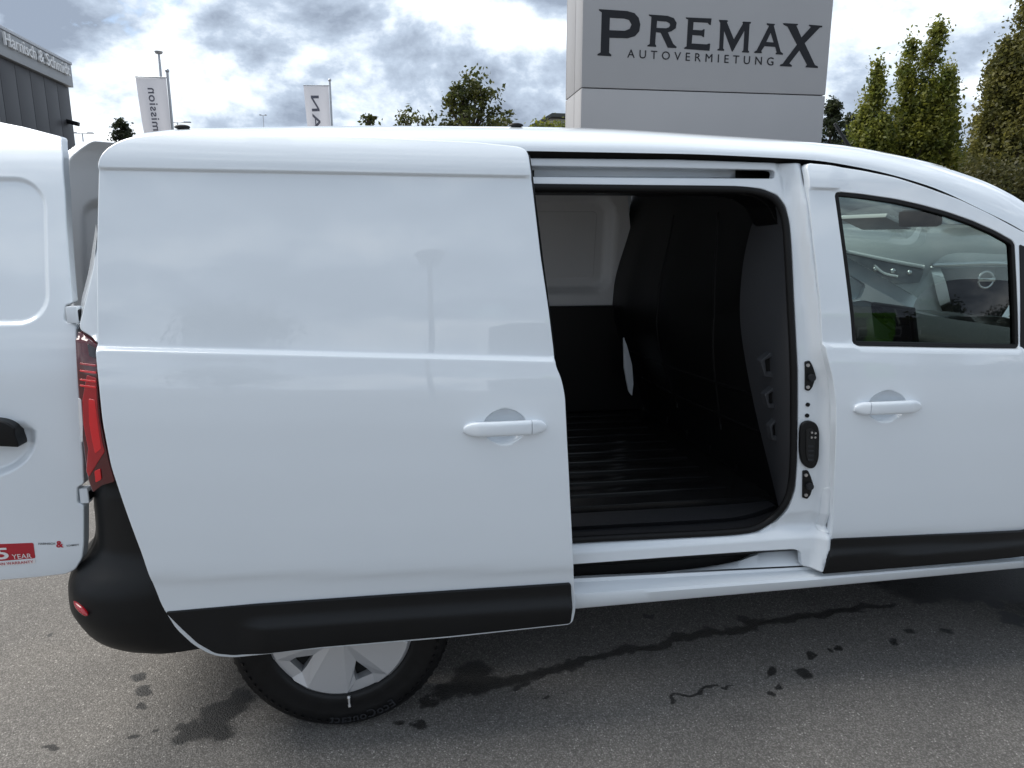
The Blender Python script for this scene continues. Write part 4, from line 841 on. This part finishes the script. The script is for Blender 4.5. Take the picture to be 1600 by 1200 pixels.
# ------------------------------------------------------------------ flags, lamp posts
FLAGM = bpy.data.materials.new('white_flag_cloth'); FLAGM.use_nodes = True; tt = FLAGM.node_tree; pp = tt.nodes['Principled BSDF']; pp.inputs['Base Color'].default_value = (.62, .62, .66, 1); pp.inputs['Roughness'].default_value = .8
trn = tt.nodes.new('ShaderNodeBsdfTranslucent'); trn.inputs[0].default_value = (.7, .7, .74, 1); mxs = tt.nodes.new('ShaderNodeMixShader'); mxs.inputs[0].default_value = .45
tt.links.new(pp.outputs[0], mxs.inputs[1]); tt.links.new(trn.outputs[0], mxs.inputs[2]); tt.links.new(mxs.outputs[0], tt.nodes['Material Output'].inputs[0])
GREYINK = mat('grey_flag_print', (.12, .12, .15), .8)
def flag(Yd, pole_px, corner_px, bottom_len, body, label, letter_h, span, skew):
    a = W(*pole_px, Yd); b = W(*corner_px, Yd); X0, Z0 = a[0], a[2]
    f = empty('banner_flag', (X0, Yd, 0), label, 'flag', 'banner flags behind the van')
    rod('pole', (0, 0, 0), (0, 0, Z0+.12), .055, ALU, f, .035, 16); bm = bmesh.new(); bmesh.ops.create_uvsphere(bm, u_segments=12, v_segments=8, radius=.06, matrix=Matrix.Translation((0, 0, Z0+.15))); bm_obj('finial', bm, ALU, f, True)
    wd_ = b[0]-X0; rod('top_arm', (0, 0, Z0-.04), (wd_, 0, b[2]), .018, ALU, f)
    def cl(u, v):     # u 0 at pole..1 free edge, v metres down
        return (wd_*u*(1-skew*v)-.05*(1-u), .05*math.sin(v*1.9+u*2.5)*u+.03*math.sin(u*9+v*.7)*min(1, v), (Z0-.06)*(1-u)+(b[2]-.02)*u-v)
    nu, nv = 16, 40; vtx = [cl(i/nu, bottom_len*j/nv) for j in range(nv+1) for i in range(nu+1)]
    fc = [(j*(nu+1)+i, j*(nu+1)+i+1, (j+1)*(nu+1)+i+1, (j+1)*(nu+1)+i) for j in range(nv) for i in range(nu)]
    cloth = mesh('cloth', vtx, fc, FLAGM, f, True)
    top, bot, u0, u1 = span
    v, fcs = text_data(body, 1.08, .012); lo, hi = v.min(0), v.max(0); L_ = bot-top
    def on_cloth(q, d):      # lettering runs up the cloth and shows mirrored, seen from the back
        s_ = (q[0]-lo[0])/(hi[0]-lo[0]); t_ = (q[1]-lo[1])/(hi[1]-lo[1]); p = cl(u1+(u0-u1)*t_, bot-L_*s_); return (p[0], p[1]-.008, p[2])
    put_letters('letter', v, fcs, on_cloth, GREYINK, cloth)
    return f
flag(22, (262, 119), (211, 120), 4.2, '0 Emission', 'white banner flag with grey mirrored lettering beside the dark showroom', .3, (.28, 2.05, .35, .66), .075)
flag(27, (515.5, 132), (474, 133.5), 4.6, 'NISSAN', 'white banner flag with two dark mirrored letters above the van roof', .3, (.33, 3.3, .42, .75), .05)
def lamp_post(x, ytop, Yd, label, head=.5, r=.06, twin=True):
    a = W(x, ytop, Yd); f = empty('lamp_post', (a[0], Yd, 0), label, 'lamp post', 'lamp posts on the car park')
    rod('post', (0, 0, 0), (0, 0, a[2]), r, ALU, f, r*.6, 12)
    if twin:
        for s in (-1, 1): rod('arm', (0, 0, a[2]-.05), (s*head, 0, a[2]+.02), r*.5, ALU, f); box('lamp_head', (s*head, 0, a[2]+.02), (head*.7, .25, .09), ALU, f, bevel=.02)
    else:
        bm = bmesh.new(); cyl(bm, (0, 0, a[2]-.02), (0, 0, a[2]+.06), head*.8, head, 20); bm_obj('lamp_head', bm, ALU, f, True)
    return f
lamp_post(248, 83, 30, 'tall thin lamp post with round flat head behind banner flag', .16, .075, False)
lamp_post(277, 191, 60, 'small far twin lamp just right of the showroom flag pole', .75, .07)
lamp_post(128.5, 208, 60, 'small far twin lamp between showroom and fir tree top', .6, .07)
lamp_post(411, 180, 75, 'thin far mast left of the second banner flag', .25, .05)

# ------------------------------------------------------------------ low hall behind the tower
hb_ = W(888, 178, 24); hall = empty('low_hall', (hb_[0], 24, 0), 'pale low hall with dark pitched roof left of the sign tower', 'building')
HW = mat('pale_hall_wall', (.5, .5, .5), .6); HR = mat('dark_roof_sheet', (.06, .065, .06), .6)
pts = [W(x, y, 24) for x, y in [(828, 199), (862, 178), (874, 176.5), (960, 182)]]; q_ = [(p[0]-hb_[0], p[2]) for p in pts]
prof_ = [(q_[0][0]-2, 0), (q_[0][0]-2, q_[0][1]-1.1), q_[1], q_[3], (q_[3][0], 0)]
for nm, dz, y0, y1, m in (('wall', -.12, .2, 14, HW), ('roof', 0, -.1, 14.3, HR)):
    if nm == 'wall':
        pv = [(x, y0, z+(dz if z else 0)) for x, z in prof_]+[(x, y1, z+(dz if z else 0)) for x, z in prof_]; n = 5
        mesh('wall', pv, [tuple(range(n)), tuple(range(2*n-1, n-1, -1))]+[(i, i+n, (i+1) % n+n, (i+1) % n) for i in range(n)], m, hall)
    else:
        tp = [(prof_[1][0]-.3, prof_[1][1]-.15), prof_[2], prof_[3]]; pv = []
        for y in (y0, y1):
            for x, z in tp: pv += [(x, y, z+.02), (x, y, z-.10)]
        mesh('roof', pv, [(0, 2, 3, 1), (2, 4, 5, 3), (6, 7, 9, 8), (8, 9, 11, 10), (0, 6, 8, 2), (2, 8, 10, 4), (1, 3, 9, 7), (3, 5, 11, 9), (0, 1, 7, 6), (4, 10, 11, 5)], m, hall)

# ------------------------------------------------------------------ trees
BARK = mat('bark', (.07, .055, .045), .9, bump=(18, .6, .02))
HORN = leaf_mat('hornbeam_leaves', (.07, .10, .018), (.26, .26, .042), 2.2)
DARKLEAF = leaf_mat('dark_leaves', (.022, .032, .014), (.065, .075, .026), 1.6)
FIR = leaf_mat('fir_needles', (.018, .028, .015), (.05, .062, .026), 3)
MIXLEAF = leaf_mat('maple_leaves', (.035, .05, .014), (.11, .115, .026), 2.5)
def leaves(centres, n, spread, size, squash=1.0):
    """many small folded leaves scattered round clump centres"""
    c = np.asarray(centres); k = RNG.integers(0, len(c), n); p = c[k, :3]+RNG.normal(size=(n, 3))*spread*c[k, 3:4]*[1, 1, squash]
    a = RNG.normal(size=(n, 3)); a /= np.linalg.norm(a, axis=1)[:, None]; b = np.cross(a, RNG.normal(size=(n, 3))); b /= np.linalg.norm(b, axis=1)[:, None]; nn = np.cross(a, b)
    s = size*(.6+.8*RNG.random((n, 1))); v = np.stack([p-a*s, p+b*s*.55+nn*s*.15, p+a*s, p-b*s*.55+nn*s*.15], 1).reshape(-1, 3)
    i = np.arange(n)*4; return v, np.stack([i, i+1, i+2, i+3], 1)
def fast_mesh(name, v, f, m, parent):
    me = bpy.data.meshes.new(name); n = len(f); k = f.shape[1]; me.vertices.add(len(v)); me.vertices.foreach_set('co', v.astype(np.float32).ravel()); me.loops.add(n*k); me.loops.foreach_set('vertex_index', f.astype(np.int32).ravel())
    me.polygons.add(n); me.polygons.foreach_set('loop_start', (np.arange(n)*k).astype(np.int32)); me.polygons.foreach_set('loop_total', np.full(n, k, np.int32)); me.update(calc_edges=True); me.validate(); return link(name, me, m, parent)
def limbs(bm, root, tips, r0):
    for t_ in tips:
        t_ = np.asarray(t_[:3]); m_ = root*.45+t_*.55+RNG.normal(size=3)*.08*np.linalg.norm(t_-root); cyl(bm, root, m_, r0, r0*.6, 6, False); cyl(bm, m_, t_, r0*.6, r0*.18, 5, False)
def column_tree(x, ytop, Yd, halfw, label, leaders=1, m=HORN, n=26000, zlow=.8, size=.05, seed=0, shift=0, group='columnar hornbeams', dens=1.0):
    a = W(x, ytop, Yd); H = a[2]; t_ = empty('columnar_tree', (a[0], Yd, 0), label, 'tree', group)
    cs = []; bm = bmesh.new(); rng = np.random.default_rng(seed)
    lead = [(0, 0, 1.0, .62)]+[(shift, .1, .93, .60)]*(leaders > 1)+[(halfw*.52*math.cos(q), halfw*.52*math.sin(q), .66+.2*rng.random(), .5) for q in (rng.random()*6+np.arange(6)*1.05)]
    for ox, oy, hf_, wf in lead:
        hh = H*hf_; w = halfw*wf
        cyl(bm, (ox*.2, oy*.2, 0), (ox, oy, hh*.6), .09, .045, 8); cyl(bm, (ox, oy, hh*.6), (ox, oy, hh*.98), .045, .008, 6)
        for k in range(int(120*dens)):
            z = zlow+(hh-zlow)*rng.random()**.75; f = (z-zlow)/(hh-zlow); rad = w*min(1, (1-f)**.8*1.5+.05)*min(1, .6+f*2)
            an = rng.random()*2*math.pi; rr = rad*math.sqrt(rng.random())*(1+.25*math.sin(z*5+an*2+seed)); cs.append((ox+rr*math.cos(an), oy+rr*math.sin(an), z+rr*.3, .3+.9*rng.random()))
            if k % 4 == 0: cyl(bm, (ox, oy, max(.5, z-.6*rr-.3)), (ox+rr*math.cos(an), oy+rr*math.sin(an), z+rr*.3), .014, .004, 5, False)
    bm_obj('trunk', bm, BARK, t_); v, f = leaves(cs, n, .115, size, 1.4); fast_mesh('crown', v, f, m, t_); return t_
column_tree(1372, 100, 16, .62, 'yellow-green columnar tree just right of the sign tower, shorter of the pair', 1, n=44000, seed=3)
column_tree(1466, 38, 16, .95, 'tall yellow-green columnar tree with two pointed tops right of the sign tower', 2, n=60000, seed=5, shift=-.62)
column_tree(1612, -10, 13, .9, 'large olive columnar tree cut off by the right edge of the picture', 1, n=64000, seed=9, size=.045, m=leaf_mat('olive_leaves', (.06, .068, .02), (.20, .185, .045), 2.4))
def round_tree(name, x, y, Yd, r, label, m, n, size, cat='tree', group=None, squash=.85, clumps=70, zc_off=0, low=False, spread=.2, fork=.5):
    a = W(x, y, Yd); H = a[2]; t_ = empty(name, (a[0], Yd, 0), label, cat, group); c = np.array([0, 0, H-r*squash]); cs = []; bm = bmesh.new()
    for k in range(clumps):
        d = RNG.normal(size=3); d /= np.linalg.norm(d); rr = r*(.35+.65*RNG.random()**.5); p = c+d*rr*[1, 1, squash]; cs.append((*p, .6+.9*RNG.random()))
    root = np.array([0, 0, max(.5, c[2]-r*fork*1.6)]); cyl(bm, (0, 0, 0), root, .12, .08, 9); limbs(bm, root, cs[::2], .035)
    bm_obj('trunk', bm, BARK, t_); v, f = leaves(cs, n, spread*r, size, .8); fast_mesh('crown', v, f, m, t_); return t_
round_tree('maple_tree', 736, 113, 17, .72, 'open green tree standing centrally above the van roof', MIXLEAF, 3800, .055, clumps=85, spread=.13, squash=1.35)
round_tree('low_shrub_tree', 655, 164, 17.5, .55, 'sparse twiggy tree top just left of the open green tree', MIXLEAF, 500, .055, clumps=28, spread=.13)
round_tree('low_shrub_tree', 577, 178, 18, .17, 'single small leafy tip above the middle of the van roof', MIXLEAF, 110, .055, clumps=9, spread=.35)
round_tree('low_shrub_tree', 795, 174, 18, .55, 'low leafy branch between the open green tree and the hall', MIXLEAF, 700, .06, clumps=26, spread=.16)
round_tree('low_shrub_tree', 856, 189, 20, .6, 'small olive bush in front of the pale low hall', HORN, 2500, .05, clumps=26, spread=.25)
def fir(x, y, Yd, h, rad, label, n=9000):
    a = W(x, y, Yd); H = a[2]; t_ = empty('fir_tree', (a[0], Yd, 0), label, 'tree', 'dark conifers'); bm = bmesh.new(); cyl(bm, (0, 0, 0), (0, 0, H*.98), .14, .015, 8); cs = []
    for k in range(130):
        f = RNG.random()**.7; z = H-h*f; rr = rad*f*(.75+.5*RNG.random()); an = RNG.random()*6.283
        for q in (.35, .7, 1.0): cs.append((rr*q*math.cos(an), rr*q*math.sin(an), z-.10*rr*q, .5+.3*(1-q)))
        cyl(bm, (0, 0, z+.06), (rr*math.cos(an), rr*math.sin(an), z-.1*rr), .012, .004, 4, False)
    bm_obj('trunk', bm, BARK, t_); v, f = leaves(cs, n, .13, .05, .8); fast_mesh('crown', v, f, FIR, t_)
fir(188, 187, 26, 3.0, 2.3, 'dark fir tree top between the showroom and the banner flag', 7000)
fir(1303, 150, 19, 3.6, 1.25, 'dark conifer half hidden behind the right side of the sign tower', 13000)
fir(1408, 168, 21, 3.6, 1.6, 'dark conifer between the two yellow-green columnar trees', 11000)
fir(1330, 172, 20, 3.4, 1.3, 'dark conifer behind the short columnar tree', 9000)
round_tree('dense_shrub_tree', 1527, 236, 17, .95, 'dark bushy tree between tall double-topped tree and right edge', DARKLEAF, 20000, .055, clumps=120, spread=.2)
round_tree('dense_shrub_tree', 1560, 262, 12, 1.0, 'olive shrub low over the windscreen pillar', leaf_mat('shrub_leaves', (.035, .042, .014), (.11, .10, .028), 2.4), 20000, .045, clumps=110, spread=.2)

# ------------------------------------------------------------------ white delivery van seen through the cab glass
OX, OY = 3.96, 2.45
o2 = empty('parked_delivery_van', (OX, OY, 0), 'pale delivery van with dark grille seen nose-on through the cab window', 'van')
OG = mat('gloss_black_grille', (.006, .007, .010), .25, spec=.2); PALE = mat('pale_silver_paint', (.40, .42, .43), .3, coat=.8); LAMP = mat('headlamp_lens', (.10, .105, .11), .08, coat=1); DRL = mat('white_light_strip', (.8, .82, .82), .2, coat=1)
hw = .94; o2.scale = (1, 1, 1.055)
def nose_y(x): return .30*abs(x/hw)**2.6
sec = [(.30, .10), (.34, .02), (.50, -.02), (.62, .0), (.66, -.02), (.90, -.015), (1.10, .0), (1.26, .03), (1.335, .06), (1.40, .22), (1.455, .5), (1.50, .80), (1.52, .95)]
xs = np.linspace(-hw, hw, 40)
body2 = loft('body', [[(x, y+nose_y(x), z) for x in xs] for z, y in sec], PALE, o2, n=40, curve=False)
ws_ = [(1.52, .95), (1.60, 1.12), (1.72, 1.42), (1.80, 1.70)]
loft('windscreen', [[(x*(1-.12*(z-1.52)/.28), y+nose_y(x)*.8, z) for x in np.linspace(-.86, .86, 30)] for z, y in ws_], SCREEN, o2, n=30, curve=False)
loft('roof', [[(x*.84/.94, y+nose_y(x)*.6, z-.06*abs(x/.94)**4) for x in xs] for z, y in [(1.80, 1.69), (1.86, 2.0), (1.88, 2.6), (1.88, 4.4), (1.80, 4.55)]], PALE, o2, n=40)
for s in (-1, 1):
    loft('side_panel', [[(s*hw, y+.30, .35+.0*z), (s*(hw+.01), y+.30, .9), (s*hw, max(y, .3)+.30, 1.2), (s*.86, max(y+.35, 1.15 if y < .6 else y), 1.55), (s*.80, max(y+.3, 1.75 if y < 1 else y), 1.83)] for z, y in ((0, 0.0), (0, .5), (0, 1.2), (0, 2.2), (0, 4.3))], PALE, o2, n=24, curve=False, flip=(s > 0))
    hl = loft('headlamp', [[(s*x, nose_y(x)+y0-.012, z) for x, z in row] for row, y0 in (([(.40, 1.235), (.55, 1.262), (.72, 1.30), (.86, 1.335), (.92, 1.35)], .035), ([(.41, 1.19), (.56, 1.205), (.72, 1.225), (.85, 1.27), (.92, 1.31)], .015), ([(.44, 1.13), (.58, 1.125), (.70, 1.135), (.82, 1.19), (.905, 1.27)], .0))], LAMP, o2, n=30, flip=(s < 0))
    tube('light_strip', [(s*x, nose_y(x)+.005, z) for x, z in ((.41, 1.232), (.55, 1.257), (.72, 1.294), (.86, 1.328))], .012, DRL, hl, n=30)
    tube('light_strip', [(s*x, nose_y(x)-.020, z) for x, z in ((.72, 1.24), (.66, 1.19), (.58, 1.17))], .009, DRL, hl, n=20)
    for x in (.5, .6, .7):
        bm = bmesh.new(); bmesh.ops.create_uvsphere(bm, u_segments=14, v_segments=8, radius=.020, matrix=Matrix.Translation((s*x, nose_y(x)-.0, 1.195+.1*(x-.5)))); bm_obj('lamp_projector', bm, CHROME, hl, True)
    loft('chrome_wing', [[(s*.395, nose_y(.4)-.03, 1.245), (s*.36, nose_y(.36)-.035, 1.14), (s*.31, nose_y(.3)-.04, 1.0), (s*.24, -.045, .86)], [(s*.34, nose_y(.34)-.055, 1.225), (s*.305, -.06, 1.13), (s*.255, -.065, 1.0), (s*.19, -.06, .87)], [(s*.31, nose_y(.3)-.03, 1.215), (s*.28, -.035, 1.13), (s*.23, -.04, 1.0), (s*.165, -.03, .87)]], CHROME, o2, n=24, flip=(s > 0))
    wv_ = empty('wheel', (0, 0, 0), None, None); wv_.parent = o2; wv_.location = (s*.80, 1.0, .33)
    bm = bmesh.new(); cyl(bm, (-.10, 0, 0), (.10, 0, 0), .33, .33, 36); bm_obj('tyre', bm, TYRE, wv_, True); bm = bmesh.new(); cyl(bm, (-.105, 0, 0), (.105, 0, 0), .20, .20, 30); bm_obj('rim', bm, SILVER, wv_, True)
loft('grille', [[(x, nose_y(x)-.03, 1.225+.01*(1-abs(x/.36))) for x in np.linspace(-.36, .36, 12)], [(x*.86, nose_y(x)-.034, 1.08) for x in np.linspace(-.36, .36, 12)], [(x*.6, -.036, .86) for x in np.linspace(-.36, .36, 12)]], OG, o2, n=24, flip=True)
tube('chrome_bar', [(x, nose_y(x)-.04, 1.243+.012*(1-abs(x/.39))) for x in np.linspace(-.39, .39, 12)], .016, CHROME, o2, n=30)
bd = tube('round_badge', [(.058*math.cos(a), -.052, 1.15+.052*math.sin(a)) for a in np.linspace(0, 2*math.pi, 24, endpoint=False)], .008, CHROME, o2, n=50, closed=True)
box('badge_bar', (0, -.058, 1.15), (.13, .012, .022), CHROME, bd, bevel=.003)
loft('lower_bumper', [[(x, nose_y(x)+y-.012, z) for x in xs*.99] for z, y in ((.31, .09), (.36, .0), (.50, -.03), (.60, -.01))], PLASTIC, o2, n=40)

# ------------------------------------------------------------------ what stands behind the viewer and shows in paint and glass
GREEN = mat('green_fascia', (.10, .30, .02), .5)
gb = empty('green_trimmed_workshop', (21, -34, 0), 'low dark workshop with a bright green fascia mirrored in the cab window', 'building')
box('wall', (2, -6, 1.85), (34, 10, 3.7), CLADD, gb, bevel=.03); box('fascia', (-3, -.9, 3.95), (20.4, .5, .6), GREEN, gb, bevel=.03); box('corner_column', (6.3, -.85, 1.8), (1.6, .4, 3.58), GREEN, gb, bevel=.03)
for k in range(6):
    wn = box('window', (-10.5+k*4.2, -.98, 1.7), (2.8, .10, 1.9), ALU, gb, bevel=.01); box('pane', (-10.5+k*4.2, -.92, 1.7), (2.6, .03, 1.7), SCREEN, wn, bevel=.005)
def back_tree(x, y, h, r, label, seed):
    t_ = empty('broadleaf_tree', (x, y, 0), label, 'tree', 'trees mirrored in the van'); bm = bmesh.new(); cyl(bm, (0, 0, 0), (0, 0, h*.55), .2, .1, 8); c = np.array([0, 0, h*.62]); cs = []
    for k in range(70):
        d = RNG.normal(size=3); d /= np.linalg.norm(d); p = c+d*r*(.4+.6*RNG.random())*[1, 1, .38*h/r]; cs.append((*p, .6+.8*RNG.random()))
    limbs(bm, np.array([0, 0, h*.3]), cs[::3], .06); bm_obj('trunk', bm, BARK, t_); v, f = leaves(cs, 5000, .22*r, .13, .9); fast_mesh('crown', v, f, DARKLEAF, t_)
back_tree(26.3, -28, 5.0, 1.6, 'dark tree in front of the green fascia, mirrored in the cab window', 1)
back_tree(37, -31, 4.4, 2.6, 'dark tree right of the workshop, mirrored in the cab glass edge', 2)
back_tree(-9, -38, 6.5, 3.2, 'dark tree left of the workshop behind the viewer', 3)
pz = empty('car_park_lamp', (.85, -16, 0), 'slim lamp post mirrored faintly in the white sliding door', 'lamp post', 'lamp posts on the car park')
rod('post', (0, 0, 0), (0, 0, 5.0), .09, mat('dark_post', (.05, .05, .055), .5), pz, .06); bm = bmesh.new(); cyl(bm, (0, 0, 4.9), (0, 0, 5.35), .22, .36, 20); cyl(bm, (0, 0, 5.35), (0, 0, 5.45), .42, .30, 20); bm_obj('lamp_head', bm, MATS['dark_post'], pz, True)
